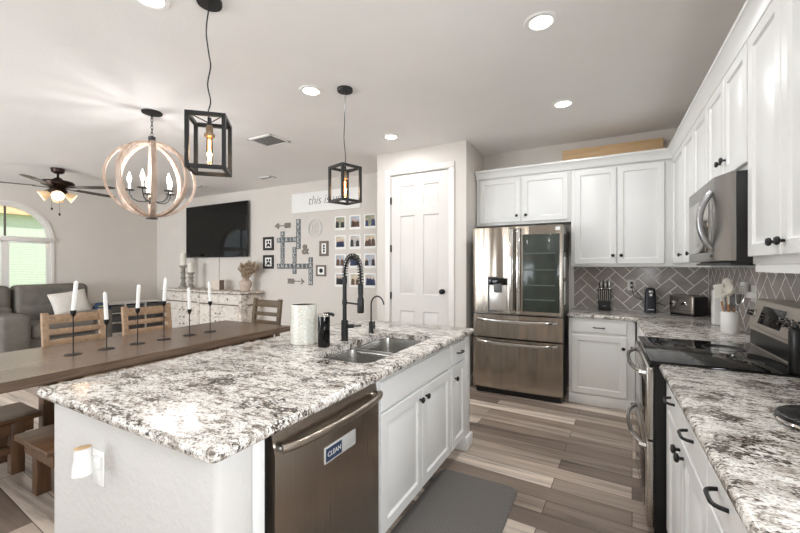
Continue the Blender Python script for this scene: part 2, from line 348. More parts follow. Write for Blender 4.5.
XP, XN, YP, YN, ZP = Vector((1, 0, 0)), Vector((-1, 0, 0)), Vector((0, 1, 0)), Vector((0, -1, 0)), Vector((0, 0, 1))
DOORSTEPS = [(0, 0), (0, .018), (.003, .021), (.054, .021), (.061, .010), (.072, .010), (.092, .017)]
FLATSTEPS = [(0, 0), (0, .016), (.004, .02)]
def knob(parent, P, N, name='knob'):
    mb = MB(); mb.lathe([(.004, 0), (.006, .004), (.006, .014), (.015, .018), (.017, .024), (.013, .030), (.004, .032)], P, N, 14)
    return mb.build(name, BLACK, parent)
def pull(parent, P, D, N, L=.100, name='handle'):
    P, D, N = Vector(P), Vector(D), Vector(N); pts = []
    for i in range(15):
        t = -1+2*i/14; pts.append(P+D*(t*L/2)+N*(.030*(1-abs(t)**5)+.001))
    mb = MB(); mb.tube(pts, .0055, 8); return mb.build(name, BLACK, parent)
class Cab:
    """cabinet whose front lies on plane through O with axes U (across), N (outward)"""
    def __init__(s, name, label, U, N, O, w, z0, z1, depth, kick=0, group=None, cat='cabinet'):
        s.U, s.N, s.O = Vector(U), Vector(N), Vector(O)
        base = s.O+s.U*(w/2)-s.N*(depth/2); s.t = thing(name, label, cat, (base.x, base.y, z0), group)
        mb = MB(); a = s.O-s.N*depth; b = s.O+s.U*w
        mb.box(a.x, b.x, a.y, b.y, z0+kick, z1, .002)
        if kick:
            a2 = s.O-s.N*depth; b2 = s.O+s.U*w-s.N*.075; mb.box(a2.x, b2.x, a2.y, b2.y, z0, z0+kick+.002)
        s.body = mb.build('body', WHITE, s.t)
    def panel(s, u0, u1, z0, z1, name='door', steps=DOORSTEPS, knobs=(), pulls=()):
        mb = MB(); st = steps
        if min(u1-u0, z1-z0) < .2 and steps is DOORSTEPS: st = [(i*.55, d) for i, d in steps]
        mb.rings(s.O+s.U*u0+ZP*z0, s.U, ZP, s.N, u1-u0, z1-z0, st); d = mb.build(name, WHITE, s.t, 25)
        for u, z in knobs: knob(d, s.O+s.U*u+ZP*z+s.N*.02, s.N)
        for u, z in pulls: pull(d, s.O+s.U*u+ZP*z+s.N*.018, s.U, s.N)
        return d

# ============================================================ STRUCTURE
XW, YB, YT, XL, YR, ZC = .945, 4.88, 4.97, -9.07, -3.2, 2.862
struct(MB().box(XL-.15, XW+.15, YR-.15, YT+.15, -.12, 0), 'floor', FLOOR)
struct(MB().box(XL-.15, XW+.15, YR-.15, YT+.15, ZC, ZC+.12), 'ceiling', CEIL)
struct(MB().box(XL-.15, -1.40, YT, YT+.15, 0, ZC), 'wall_back', WALL)
struct(MB().box(-1.40, XW+.15, YB, YT+.15, 0, ZC), 'wall_kitchen', WALL)
struct(MB().box(XW, XW+.15, YR-.15, -.95, 0, ZC).box(XW, XW+.15, .45, YB, 0, ZC).box(XW, XW+.15, -.95, .45, 0, 1.05).box(XW, XW+.15, -.95, .45, 2.1, ZC), 'wall_right', WALL)
mb = MB()
for y in (-.92, -.25, .42): mb.box(XW+.03, XW+.09, y-.03, y+.03, 1.05, 2.1)
mb.box(XW+.03, XW+.09, -.95, .45, 2.04, 2.1); mb.box(XW+.03, XW+.09, -.95, .45, 1.05, 1.11)
w3 = struct(mb, 'added_window_3', TRIM); MB().box(XW+.06, XW+.07, -.89, .39, 1.11, 2.04).build('pane', GLASS, w3)  # unseen window, put in around the added kitchen fill
# pantry: front wall with a doorway, and two return walls
PF = 4.19
mb = MB(); mb.box(-2.61, -2.425, PF, PF+.11, 0, ZC); mb.box(-1.60, -1.40, PF, PF+.11, 0, ZC); mb.box(-2.425, -1.60, PF, PF+.11, 2.575, ZC)
mb.box(-1.51, -1.40, PF+.11, YT, 0, ZC); mb.box(-2.61, -2.50, PF+.11, YT, 0, ZC); struct(mb, 'wall_pantry', WALL)
# wall with the arched window
WY, WR, WS = 2.47, .60, 1.90
arch = [(WY-WR, .95)]+[(WY+WR*math.cos(R(180-10*i)), WS+WR*math.sin(R(180-10*i))) for i in range(19)]+[(WY+WR, .95)]
bm = bmesh.new(); ed = []
for lp in ([(YR-.15, 0), (YT, 0), (YT, ZC), (YR-.15, ZC)], arch):
    vs = [bm.verts.new((XL, y, z)) for y, z in lp]; ed += [bm.edges.new((vs[i], vs[(i+1) % len(vs)])) for i in range(len(vs))]
bmesh.ops.triangle_fill(bm, edges=ed, use_beauty=True); r = bmesh.ops.extrude_face_region(bm, geom=list(bm.faces))
bmesh.ops.translate(bm, verts=[g for g in r['geom'] if isinstance(g, bmesh.types.BMVert)], vec=(-.15, 0, 0))
mb = MB(); mb.bm.free(); mb.bm = bm; struct(mb, 'wall_left', WALL)
# rear wall with openings invented for the added fills
mb = MB(); mb.box(XL, -7.6, YR-.15, YR, 0, ZC); mb.box(-5.6, -5.0, YR-.15, YR, 0, ZC); mb.box(-7.6, -5.6, YR-.15, YR, 0, .8); mb.box(-7.6, -5.6, YR-.15, YR, 2.3, ZC); mb.box(-2.9, XW, YR-.15, YR, 0, ZC); mb.box(-5.0, -2.9, YR-.15, YR, 2.4, ZC); struct(mb, 'wall_rear', WALL)
mb = MB()
for x in (-4.96, -3.95, -2.94): mb.box(x-.04, x+.04, YR-.1, YR-.03, 0, 2.4)
mb.box(-5.0, -2.9, YR-.1, YR-.03, 2.32, 2.4); mb.box(-5.0, -2.9, YR-.1, YR-.03, 0, .08)
d2 = struct(mb, 'added_door_2', TRIM); MB().box(-4.92, -2.98, YR-.07, YR-.06, .08, 2.32).build('pane', GLASS, d2)  # unseen glass doors, added for the rear fill and the refrigerator reflection
mb = MB()
for x in (-7.57, -6.6, -5.63): mb.box(x-.03, x+.03, YR-.1, YR-.03, .8, 2.3)
mb.box(-7.6, -5.6, YR-.1, YR-.03, 2.24, 2.3); mb.box(-7.6, -5.6, YR-.1, YR-.03, .8, .86)
w2 = struct(mb, 'added_window_2', TRIM); MB().box(-7.54, -5.66, YR-.07, YR-.06, .86, 2.24).build('pane', GLASS, w2)  # unseen window, put in so the living room fill has an opening
# baseboards
struct(MB().box(XL, -2.61, YT-.015, YT, 0, .11, .004), 'baseboard_back', TRIM)
struct(MB().box(XL, XL+.015, YR, YT-.015, 0, .11, .004), 'baseboard_left', TRIM)
struct(MB().box(-2.61, -2.50, PF-.015, PF, 0, .11, .004).box(-1.53, -1.40, PF-.015, PF, 0, .11, .004).box(-1.40, -1.385, PF-.015, 4.87, 0, .11, .004), 'baseboard_pantry', TRIM)

# arched window
win = thing('window_1', None, None, (XL, WY, .95)); win['kind'] = 'structure'
def archpts(r, x, zb=None):
    a = [(x, WY+r*math.cos(R(180-7.5*i)), WS+r*math.sin(R(180-7.5*i))) for i in range(25)]
    return [(x, WY-r, zb)]+a+[(x, WY+r, zb)] if zb is not None else a
mb = MB(); ri, ro = archpts(WR-.05, XL-.07, .95), archpts(WR-.001, XL-.07, .95); n = len(ri)
for k in range(n-1):
    mb.prism([ri[k], ri[k+1], ro[k+1], ro[k]], (.05, 0, 0))
mb.box(XL-.07, XL-.02, WY-WR+.05, WY+WR-.05, .95, 1.0); mb.build('frame', TRIM, win)
mb = MB(); ri, ro = archpts(WR-.004, XL, .93), archpts(WR+.045, XL, .93)
for k in range(n-1): mb.prism([ri[k], ri[k+1], ro[k+1], ro[k]], (.018, 0, 0))
mb.build('casing', TRIM, win)
MB().box(XL-.06, XL+.035, WY-WR-.06, WY+WR+.06, WS-.05, WS+.03, .006).build('crossbar', TRIM, win)
MB().box(XL-.06, XL-.03, WY-.012, WY+.012, WS+.03, WS+WR-.05).build('mullion', pm('dark_mullion', (96, 92, 84), .5), win)
MB().box(XL-.06, XL-.02, WY-.05, WY+.05, 1.0, WS-.05).build('mullion', TRIM, win)
MB().box(XL-.1, XL+.05, WY-WR-.06, WY+WR+.06, .91, .95, .006).build('window_sill', TRIM, win)
mb = MB(); p = archpts(WR-.05, XL-.05, 1.0); mb.prism(p, (.004, 0, 0)); mb.build('pane', GLASS, win)
mb = MB()
for half in (-1, 1):
    a, b = (WY-WR+.055, WY-.055) if half < 0 else (WY+.055, WY+WR-.055)
    mb.box(XL-.03, XL+.0, a, b, WS-.085, WS-.052, .003)
    z = 1.03
    while z < WS-.09:
        mb.box(-.012, .012, a, b, -.0012, .0012, 0, 2, Matrix.Translation((XL-.012, 0, z)) @ Matrix.Rotation(R(6), 4, 'Y')); z += .030
mb.build('blind', SLAT, win)

# pantry door
door = thing('door_1', None, None, (-2.0, PF, 0)); door['kind'] = 'structure'
dx0, dx1, dz1 = -2.405, -1.62, 2.555
mb = MB(); yb = PF+.052; mb.box(dx0, dx1, yb-.02, yb+.02, .01, dz1)
O = Vector((dx0, yb-.02, .01)); W = dx1-dx0
cols = [(0, .125), (.335, .450), (.660, W)]
for a, b in cols: mb.box(dx0+a, dx0+b, yb-.038, yb-.015, .01, dz1)
rows = [(.01, .22), (.845, 1.05), (2.04, 2.16), (2.415, dz1)]
for a, b in rows:
    for c0, c1 in ((.125, .335), (.450, .660)): mb.box(dx0+c0, dx0+c1, yb-.038, yb-.015, a, b)
for c0, c1 in ((.125, .335), (.450, .660)):
    for (a, _), (b, _2) in (((.22, 0), (.845, 0)), ((1.05, 0), (2.04, 0)), ((2.16, 0), (2.415, 0))):
        mb.rings((dx0+c0, yb-.018, a), XP, ZP, YN, c1-c0, b-a, [(0, -.005), (0, .0195), (.010, .009), (.022, .009), (.042, .016)])
mb.build('panel', DOORP, door, 25)
mb = MB(); mb.box(-2.425, dx0-.004, PF+.0, PF+.11, 0, 2.56); mb.box(dx1+.004, -1.60, PF, PF+.11, 0, 2.56); mb.box(-2.425, -1.60, PF, PF+.11, 2.56, 2.575)
mb.build('jamb', TRIM, door)
mb = MB()
for a, b in ((-2.485, -2.412), (-1.613, -1.54)): mb.box(a, b, PF-.018, PF, 0, 2.565, .006)
mb.box(-2.485, -1.54, PF-.018, PF, 2.565, 2.64, .006); mb.build('casing', TRIM, door)
for z in (2.24, 1.63, 1.03): MB().box(-2.416, -2.398, PF-.006, PF+.03, z-.045, z+.045, .003).build('hinge', BLACK, door)
kp = Vector((dx1-.075, yb-.038, 1.10)); mb = MB(); mb.lathe([(.030, 0), (.030, .006), (.012, .012), (.012, .030), (.028, .040), (.031, .052), (.022, .064), (.004, .068)], kp, YN, 20); mb.build('door_knob', BLACK, door)

# crown moulding on the cabinets
def crown(mb, p0, p1, N, z, m0=0, m1=0):
    prof = [(0, 0), (.012, 0), (.018, .03), (.045, .07), (.055, .075), (.055, .095), (0, .095)]
    p0, p1, N = Vector(p0), Vector(p1), Vector(N); D = (p1-p0).normalized()
    mb.loft([[p0+N*a+ZP*(z+b)-D*(a*m0) for a, b in prof], [p1+N*a+ZP*(z+b)+D*(a*m1) for a, b in prof]])
mb = MB(); crown(mb, (-1.385, 4.535, 0), (.60, 4.535, 0), YN, 2.465, 0, -1); crown(mb, (.60, 4.535, 0), (.60, .2, 0), XN, 2.465, -1, 0)
struct(mb, 'trim_1', WHITE)

# exterior beyond the arched window
struct(MB().box(-40, XL-.2, -20, 26, -.25, -.2), 'ground', pm('lawn', (168, 186, 118), .95, var=.2, scale=.6))
h = thing('neighbour_house', 'pale house with tan roof seen through the arched window', 'house', (-23, 8, -.2))
MB().box(-27, -19, 1, 14, -.2, 3.3).build('wall', pm('house_stucco', (206, 214, 204), .9), h)
mb = MB(); mb.prism([(-27.3, .2, 3.3), (-18.75, .2, 3.3), (-23, .2, 5.2)], (0, 14.6, 0)); mb.build('roof', pm('house_roof', (196, 164, 122), .9, var=.2, scale=3), h)
mb = MB(); random.seed(3)
for i in range(26): mb.ball((-14.5+random.uniform(-1, 1), 6.6+random.uniform(-1.1, 1.1), 2.9+random.uniform(-1, 1)), random.uniform(.35, .6), 1)
t = thing('garden_tree', 'green leafy tree outside the arched window', 'tree', (-14.5, 6.6, -.2))
mb.build('crown', pm('tree_leaf', (96, 130, 72), .9, var=.4, scale=5), t); MB().cyl((-14.5, 6.6, -.2), (-14.5, 6.6, 2.3), .12, .07).build('trunk', BWOODZ, t)
mb = MB()
for i in range(16): mb.ball((-12+random.uniform(-.5, .5), 1+i*.35, .25+random.uniform(-.1, .2)), random.uniform(.4, .6), 1)
tag(mb.build('hedge', MATS['tree_leaf']), 'clipped green hedge across the lawn outside the window', 'hedge')

# ============================================================ KITCHEN ISLAND
IX, ZT = -.94, .914
isl = thing('kitchen_island', 'cream plastered half wall carrying the granite island top', 'island', (-1.45, 1.8, 0))
mb = MB(); mb.box(-1.957, IX+.005, .668, .80, 0, .874, .02, 3); mb.box(-1.957, -1.63, .70, 2.80, 0, .873, .02, 3); mb.build('half_wall', ISLW, isl)
MB().box(-1.63, IX+.003, .795, .838, 0, .874, .002).build('filler_strip', WHITE, isl)
mb = MB(); mb.box(-1.63, IX+.012, 2.746, 2.865, .0, .874, .004); mb.build('end_post', WHITE, isl)
MB().box(-1.60, IX+.030, 2.7465, 2.885, 0, .10, .006).build('post_plinth', WHITE, isl)
mb = slab('countertop', rrect(-2.01, -.895, .628, 2.895, .03), [rrect(-1.425, -1.03, 1.56, 2.405, .07)], .8755, ZT, .0165, GRAN)
solo(mb, 'island_countertop', GRAN, 'speckled granite slab with rounded edge topping the kitchen island', 'countertop', None, 45)
# sink
sk = thing('kitchen_sink', 'double bowl stainless steel sink set under the island granite', 'sink', (-1.23, 1.98, .66))
def bowl(y0, y1):
    mb = MB(); lp = []
    for ins, z, r in ((-.02, .874, .075), (0, .873, .07), (.006, .80, .07), (.012, .70, .07), (.03, .672, .06), (.07, .666, .04)):
        lp.append([(x, y, z) for x, y in rrect(-1.425+ins, -1.03-ins, y0+ins, y1-ins, r)])
    mb.loft(lp, False, True); o = mb.build('bowl', BOWL, sk, 60)
    MB().lathe([(.042, 0), (.04, .003), (.03, .002), (.012, .001)], (-1.23, (y0+y1)/2, .667), n=20).build('drain', CHROME, o)
bowl(1.565, 1.972); bowl(1.995, 2.40)
MB().box(-1.418, -1.037, 1.966, 2.001, .845, .866, .006).build('divider', BOWL, sk)
# dishwasher
dw = thing('dishwasher', 'dark stainless steel dishwasher built into the island front', 'dishwasher', (-1.25, 1.17, 0))
MB().box(-1.55, IX-.02, .842, 1.500, .10, .868).build('tub', BLACKP, dw)
MB().box(-1.5, IX-.07, .850, 1.490, .0, .10).build('kick_plate', BLACKP, dw)
mb = MB(); prof = [(IX-.02, .105), (IX+.012, .105), (IX+.016, .115), (IX+.016, .79), (IX+.004, .835), (IX-.004, .866), (IX-.02, .866)]
mb.loft([[(x, y, z) for x, z in prof] for y in (.868, 1.496)]); dd = mb.build('door', DWS, dw, 30)
pts = [(IX+.016+.052*math.sin(math.pi*min(1, max(0, .5+(t)*.98)))**.35, 1.182+t*.600, .814) for t in [(-.5+i/20) for i in range(21)]]
mb = MB(); mb.tube(pts, .0155, 12); mb.build('handle', DWS, dd)
for y in (.890, 1.474): MB().cyl((IX+.0, y, .814), (IX+.035, y, .814), .017, .014).build('handle_mount', CHROME, dd)
bd = MB().box(IX+.0165, IX+.021, 1.105, 1.305, .655, .718, .002).build('badge', pm('badge_silver', (206, 206, 204), .4, metal=.3, var=.02), dd)
MB().box(IX+.021, IX+.0225, 1.112, 1.208, .662, .711).build('badge_label', NAVY, bd)
text_part('CLEAN', .026, (IX+.0235, 1.160, .687), YP, ZP, 'lettering', LETTER, bd, .001)
# sink cabinet and narrow cabinet
c = Cab('sink_cabinet', 'white two-door cabinet under the island sink', YP, XP, (IX, 1.505, 0), .93, 0, .872, .60, .11)
c.panel(.012, .918, .715, .852, 'false_drawer', FLATSTEPS)
c.panel(.012, .462, .125, .700, knobs=[(.425, .645)]); c.panel(.468, .918, .125, .700, knobs=[(.505, .645)])
# leave room for the bowls: the cabinet body is low
for v in c.body.data.vertices:
    if v.co.z > .6: v.co.z = .655
c.body.data.update(); MB().box(IX-.022, IX-.0005, 1.506, 2.434, .656, .872).build('front_rail', WHITE, c.t)
c = Cab('narrow_cabinet', 'slim white island cabinet with one drawer over one door', YP, XP, (IX, 2.44, 0), .303, 0, .872, .60, .11)
c.panel(.014, .292, .715, .852, 'drawer', FLATSTEPS, pulls=[(.153, .785)]); c.panel(.014, .292, .125, .700, knobs=[(.065, .615)])
# outlet + plug-in on the end wall
o = thing('wall_outlet', 'white outlet plate on the plastered island end', 'outlet', (-1.575, .668, .685))
MB().box(-1.615, -1.540, .662, .6677, .628, .748, .002).build('plate', WPLAST, o)
MB().box(-1.595, -1.560, .659, .662, .648, .682, .001).build('socket', WPLAST, o)
o = thing('air_freshener', 'white plug-in air freshener with tan cap on island end', 'air freshener', (-1.56, .63, .69))
mb = MB(); mb.lathe([(.022, -.048), (.029, -.042), (.028, -.01), (.024, .012), (.025, .038), (.027, .044)], (-1.545, .606, .742), (-.12, .05, 1), 20); mb.build('body', WPLAST, o)
MB().lathe([(.024, 0), (.024, .003), (.010, .004)], (-1.5504, .6083, .7865), (-.12, .05, 1), 20).build('cap', TANW, o)
MB().cyl((-1.548, .612, .730), (-1.566, .645, .712), .013, .017).box(-1.590, -1.552, .638, .6615, .690, .732, .005).build('plug', WPLAST, o)
# faucet
FX, FY = -1.497, 2.0
f = thing('kitchen_faucet', 'tall matte black faucet with coiled spring beside the sink', 'faucet', (FX, FY, ZT))
MB().lathe([(.026, 0), (.026, .006), (.0225, .008), (.0225, .13), (.018, .135)], (FX, FY, ZT), n=20).build('base', MATTE, f)
MB().cyl((FX, FY, ZT+.13), (FX, FY, 1.325), .0135).cyl((FX, FY, 1.29), (FX, FY, 1.33), .017).build('post', MATTE, f)
dv = Vector((.178, -.075, 0)); arc = []
for i in range(41):
    a = math.pi*(1-i/40); s_ = (1+math.cos(a))/2
    arc.append(Vector((FX, FY, 1.325+.140*math.sin(a)**.8 if 0 < i < 40 else 1.325))+dv*s_)
arc += [arc[-1]-ZP*(.0175*k) for k in range(1, 3)]
MB().tube(arc, .0065, 8).build('hose', MATTE, f)
# spring coils
import bisect
cum = [0]
for a, b in zip(arc, arc[1:]): cum.append(cum[-1]+(b-a).length)
L = cum[-1]; hel = []; turns = 23; M_ = turns*12; side = dv.normalized().cross(ZP)
for k in range(M_+1):
    d = L*k/M_; i = min(len(arc)-2, max(0, bisect.bisect_right(cum, d)-1)); fr = (d-cum[i])/max(1e-9, cum[i+1]-cum[i])
    p = arc[i].lerp(arc[i+1], fr); tn = (arc[i+1]-arc[i]).normalized(); nb = side.cross(tn)
    an = 2*math.pi*turns*k/M_; hel.append(p+(side*math.cos(an)+nb*math.sin(an))*.0172)
MB().tube(hel, .0030, 5).build('spring', MATTE, f)
e = arc[-1]; MB().lathe([(.012, 0), (.017, -.01), (.017, -.06), (.015, -.08), (.021, -.10), (.021, -.175), (.018, -.182)], e+ZP*.005, n=18).build('spray_head', MATTE, f)
MB().cyl((FX, FY, 1.165), tuple(Vector((e.x, e.y, 1.165))), .006).cyl((FX, FY, 1.15), (FX, FY, 1.18), .017).build('holder_arm', MATTE, f)
ld = Vector((.86, .5, 0)).normalized(); p = Vector((FX, FY, ZT+.095))
MB().cyl(p, p+ld*.06, .014).cyl(p+ld*.05, p+ld*.11+ZP*.002, .005).build('lever', MATTE, f)
# filter tap
GX, GY = -1.507, 2.335
f = thing('filter_tap', 'slim black gooseneck water filter tap beyond the tall faucet', 'faucet', (GX, GY, ZT))
MB().lathe([(.020, 0), (.020, .005), (.0165, .008), (.0165, .075), (.008, .085)], (GX, GY, ZT), n=18).build('base', MATTE, f)
pts = [Vector((GX, GY, ZT+.08)), Vector((GX, GY, 1.115))]+[Vector((GX+.0675*(1-math.cos(a)), GY-.02*(1-math.cos(a)), 1.115+.07*math.sin(a))) for a in [math.pi*i/14*.94 for i in range(1, 15)]]
MB().tube(pts, .0055, 8).build('spout', MATTE, f)
MB().cyl((GX, GY, ZT+.05), (GX+.035, GY-.005, ZT+.05), .009).cyl((GX+.03, GY-.004, ZT+.03), (GX+.03, GY-.004, ZT+.085), .006).build('lever', MATTE, f)
# canister and soap
mb = MB(); mb.lathe([(.080, 0), (.084, .004), (.084, .244), (.081, .247), (.078, .244), (.078, .02), (.01, .018)], (-1.682, 1.818, ZT), n=40)
o = thing('shell_canister', 'round mother-of-pearl canister with open top on the island', 'canister', (-1.682, 1.818, ZT)); mb.build('body', NACRE, o)
MB().lathe([(.0775, .243), (.0775, .026), (.01, .024)], (-1.682, 1.818, ZT), n=40, cap=False).build('inner_surface', pm('dark_inside', (78, 68, 58), .6), o)  # separate inner surface in dark brown, to make the interior dark
o = thing('soap_dispenser', 'black cylindrical soap dispenser with short spout beside pearl canister', 'soap dispenser', (-1.496, 1.790, ZT))
mb = MB(); mb.lathe([(.034, 0), (.037, .004), (.037, .185), (.035, .192), (.004, .195)], (-1.496, 1.790, ZT), n=28); mb.build('bottle', DARKGL, o)
MB().lathe([(.037, .184), (.038, .192), (.030, .199), (.004, .201)], (-1.496, 1.790, ZT), n=28).build('rim', CHROME, o)
MB().tube([(-1.496, 1.790, ZT+.196), (-1.47, 1.803, ZT+.200), (-1.452, 1.813, ZT+.197), (-1.441, 1.818, ZT+.186)], [.010, .010, .010, .009], 10).build('pump', MATTE, o)
# anti fatigue mat
mb = MB(); lp = []
for ins, z in ((0, 0.001), (0, .006), (.018, .018), (.024, .0185)): lp.append([(x, y, z) for x, y in rrect(-.985+ins, -.470-ins, .9+ins, 2.43-ins, .05)])
mb.loft(lp); solo(mb, 'floor_mat', RUBBER, 'charcoal grey cushioned floor mat along the island', 'mat')

# ============================================================ RIGHT SIDE BASE, BACK BASE
CX_ = .272
c = Cab('base_cabinet', 'white base cabinet next to the range under granite', YN, XN, (CX_, 2.27, 0), .945, 0, .874, .66, .10)
for k, (a, b) in enumerate(((.215, .575), (.58, .94))):
    c.panel(a, b, .768, .868, 'drawer', FLATSTEPS, pulls=[((a+b)/2-.045, .838)])
    c.panel(a, b, .115, .756, knobs=[((b-.045) if k == 0 else (a+.025), .712)])
c = Cab('base_cabinet', 'white base cabinet at the camera end of the granite run', YN, XN, (CX_, 1.324, 0), .80, 0, .874, .66, .10)
for k, (a, b) in enumerate(((.005, .395), (.40, .795))):
    c.panel(a, b, .768, .868, 'drawer', FLATSTEPS, pulls=[((a+b)/2-.045, .838)])
    c.panel(a, b, .115, .756, knobs=[((b-.045) if k == 0 else (a+.025), .712)])
mb = slab('c', [(.243, .51), (.940, .51), (.940, 2.285), (.243, 2.285)], [], .8755, ZT, .0165, GRAN)
solo(mb, 'countertop', GRAN, 'granite worktop beside the range, over the long drawer run', 'countertop', None, 45)
mb = slab('c', [(-.335, 4.235), (.235, 4.235), (.265, 4.18), (.265, 3.085), (.940, 3.085), (.940, 4.873), (-.335, 4.873)], [], .8755, ZT, .0165, GRAN)
solo(mb, 'corner_countertop', GRAN, 'granite corner worktop between the refrigerator and the range', 'countertop', None, 45)
c = Cab('base_cabinet', 'white base cabinet with one drawer beside the refrigerator', XP, YN, (-.32, 4.27, 0), .585, 0, .874, .58, 0)
c.panel(.028, .515, .735, .845, 'drawer', FLATSTEPS, pulls=[(.275, .788)]); c.panel(.028, .515, .115, .705, knobs=[(.485, .60)])
MB().box(-.322, .265, 4.258, 4.27, .0, .10, .003).build('plinth', WHITE, c.t)
c = Cab('corner_cabinet', 'white blind corner base cabinet beyond the range', YN, XN, (CX_+.005, 4.25, 0), 1.155, 0, .874, .64, .10)

# herringbone backsplash tiles
def herring(O, U, V, N, w, h, name, L=.20, Wd=.10, g=.0085):
    bm = bmesh.new(); a45 = R(45); ca, sa = math.cos(a45), math.sin(a45)
    O, U, V, N = map(Vector, (O, U, V, N))
    def tile(x0, y0, x1, y1):
        c4 = [(x0+g/2, y0+g/2), (x1-g/2, y0+g/2), (x1-g/2, y1-g/2), (x0+g/2, y1-g/2)]
        q = [((x*ca-y*sa), (x*sa+y*ca)) for x, y in c4]
        if max(p[0] for p in q) < 0 or min(p[0] for p in q) > w or max(p[1] for p in q) < 0 or min(p[1] for p in q) > h: return
        ins = .002; cx = sum(p[0] for p in q)/4; cy = sum(p[1] for p in q)/4
        lo = [bm.verts.new((x, y, .0)) for x, y in q]; hi = [bm.verts.new((x+(cx-x)*.02, y+(cy-y)*.01, .0011)) for x, y in q]
        bm.faces.new(hi)
        for i in range(4): bm.faces.new((lo[i], lo[(i+1) % 4], hi[(i+1) % 4], hi[i]))
    K = int((w+h)/Wd)+6
    for i in range(-K, K):
        for j in range(-K, K):
            m_ = (i-j) % 4
            if m_ == 0: tile(i*Wd, j*Wd, (i+2)*Wd, (j+1)*Wd)
            elif m_ == 3: tile(i*Wd, j*Wd, (i+1)*Wd, (j+2)*Wd)
    for co, no in (((0, 0, 0), (-1, 0, 0)), ((w, 0, 0), (1, 0, 0)), ((0, 0, 0), (0, -1, 0)), ((0, h, 0), (0, 1, 0))):
        bmesh.ops.bisect_plane(bm, geom=bm.verts[:]+bm.edges[:]+bm.faces[:], plane_co=co, plane_no=no, clear_outer=True)
    for v in bm.verts: v.co = O+U*v.co.x+V*v.co.y+N*v.co.z
    mb = MB(); mb.bm.free(); mb.bm = bm; return mb
bs = thing('tile_backsplash', 'taupe herringbone tile backsplash behind the knife block', 'backsplash', (.3, YB, ZT))
MB().box(-.335, .940, YB-.004, YB-.0005, ZT, 1.40).build('grout', GROUT, bs)
herring((-.31, YB-.0035, ZT+.003), XP, ZP, YN, 1.245, .475, 'tiles').build('tiles', TILE, bs, 20)
MB().box(-.335, -.312, YB-.010, YB-.002, ZT, 1.40, .002).build('edge_trim', TRIM, bs)
bs = thing('tile_backsplash', 'taupe herringbone tile backsplash behind the range', 'backsplash', (XW, 2.6, ZT))
MB().box(XW-.004, XW-.0005, .51, YB-.008, ZT, 1.42).build('grout', GROUT, bs)
herring((XW-.0035, YB-.009, ZT+.003), YN, ZP, XN, 4.35, .495, 'tiles').build('tiles', TILE, bs, 20)

# ============================================================ UPPER CABINETS
UY, UX = 4.545, .600
c = Cab('upper_cabinet', 'short white double-door cabinet over the refrigerator', XP, YN, (-1.385, UY, 0), 1.065, 1.895, 2.49, .325)
c.panel(.045, .525, 1.925, 2.44, knobs=[(.487, 1.995)]); c.panel(.550, 1.035, 1.925, 2.44, knobs=[(.590, 1.995)])
c = Cab('upper_cabinet', 'tall white double-door wall cabinet above the knife block', XP, YN, (-.318, UY, 0), .935, 1.40, 2.49, .325)
c.panel(.035, .432, 1.43, 2.44, knobs=[(.398, 1.515)]); c.panel(.440, .845, 1.43, 2.44, knobs=[(.474, 1.515)])
c = Cab('upper_cabinet', 'white wall cabinet in the corner above the toaster', YN, XN, (UX, UY-.002, 0), 1.475, 1.395, 2.49, .335)
c.panel(.10, .645, 1.43, 2.44, knobs=[(.600, 1.50)]); c.panel(.66, 1.06, 1.43, 2.44, knobs=[(.96, 1.50)]); c.panel(1.07, 1.465, 1.43, 2.44)
c = Cab('upper_cabinet', 'short white double-door cabinet over the microwave', YN, XN, (UX, 3.066, 0), .776, 1.858, 2.49, .335)
c.panel(.016, .386, 1.885, 2.44, knobs=[(.345, 1.975)]); c.panel(.394, .766, 1.885, 2.44, knobs=[(.435, 1.975)])
c = Cab('upper_cabinet', 'tall white wall cabinet with two black knobs beside the microwave', YN, XN, (UX, 2.287, 0), .76, 1.41, 2.49, .335)
c.panel(.010, .372, 1.445, 2.44, knobs=[(.335, 1.495)]); c.panel(.380, .745, 1.445, 2.44, knobs=[(.415, 1.495)])
MB().box(UX+.004, UX+.022, 1.53, 2.27, 1.375, 1.412).build('light_rail', WHITE, c.t)
c = Cab('upper_cabinet', 'white wall cabinet at the camera end of the cabinet run', YN, XN, (UX, 1.525, 0), .80, 1.41, 2.49, .335)
c.panel(.010, .395, 1.445, 2.44, knobs=[(.36, 1.495)]); c.panel(.403, .790, 1.445, 2.44, knobs=[(.44, 1.495)])
MB().box(UX+.004, UX+.022, .73, 1.52, 1.375, 1.412).build('light_rail', WHITE, c.t)
# board on top
mb = MB(); mb.box(-.43, .545, 4.775, 4.795, 2.492, 2.752, .002); solo(mb, 'wooden_board', TANW, 'long tan wooden board standing on top of the wall cabinets', 'board')

# ============================================================ REFRIGERATOR
fr = thing('refrigerator', 'stainless steel french-door refrigerator with dark glass panel', 'refrigerator', (-.83, 4.45, 0))
MB().box(-1.290, -.365, 4.165, 4.86, .03, 1.81, .004).build('case', pm('fridge_side', (120, 116, 112), .35, metal=.6, var=.04), fr)
MB().box(-1.27, -.385, 4.16, 4.80, .0, .06).build('foot_rail', BLACKP, fr)
def fdoor(x0, x1, z0, z1, name):
    mb = MB(); lp = []; n = 12
    def bulge(x): return .018*(1-((x+.8275)/.4675)**2)
    xs = [x0+(x1-x0)*i/n for i in range(n+1)]
    for i, x in enumerate(xs):
        y = 4.105-bulge(x)
        if i in (0, n): y += .006
        lp.append([(x, y, z0+.003), (x, y, z1-.003), (x, y+.006, z1), (x, 4.162, z1), (x, 4.162, z0), (x, y+.006, z0)])
    mb.loft(lp); return mb.build(name, STEEL, fr, 30)
ld_ = fdoor(-1.290, -.8305, .893, 1.825, 'door'); rd = fdoor(-.8245, -.365, .893, 1.825, 'door')
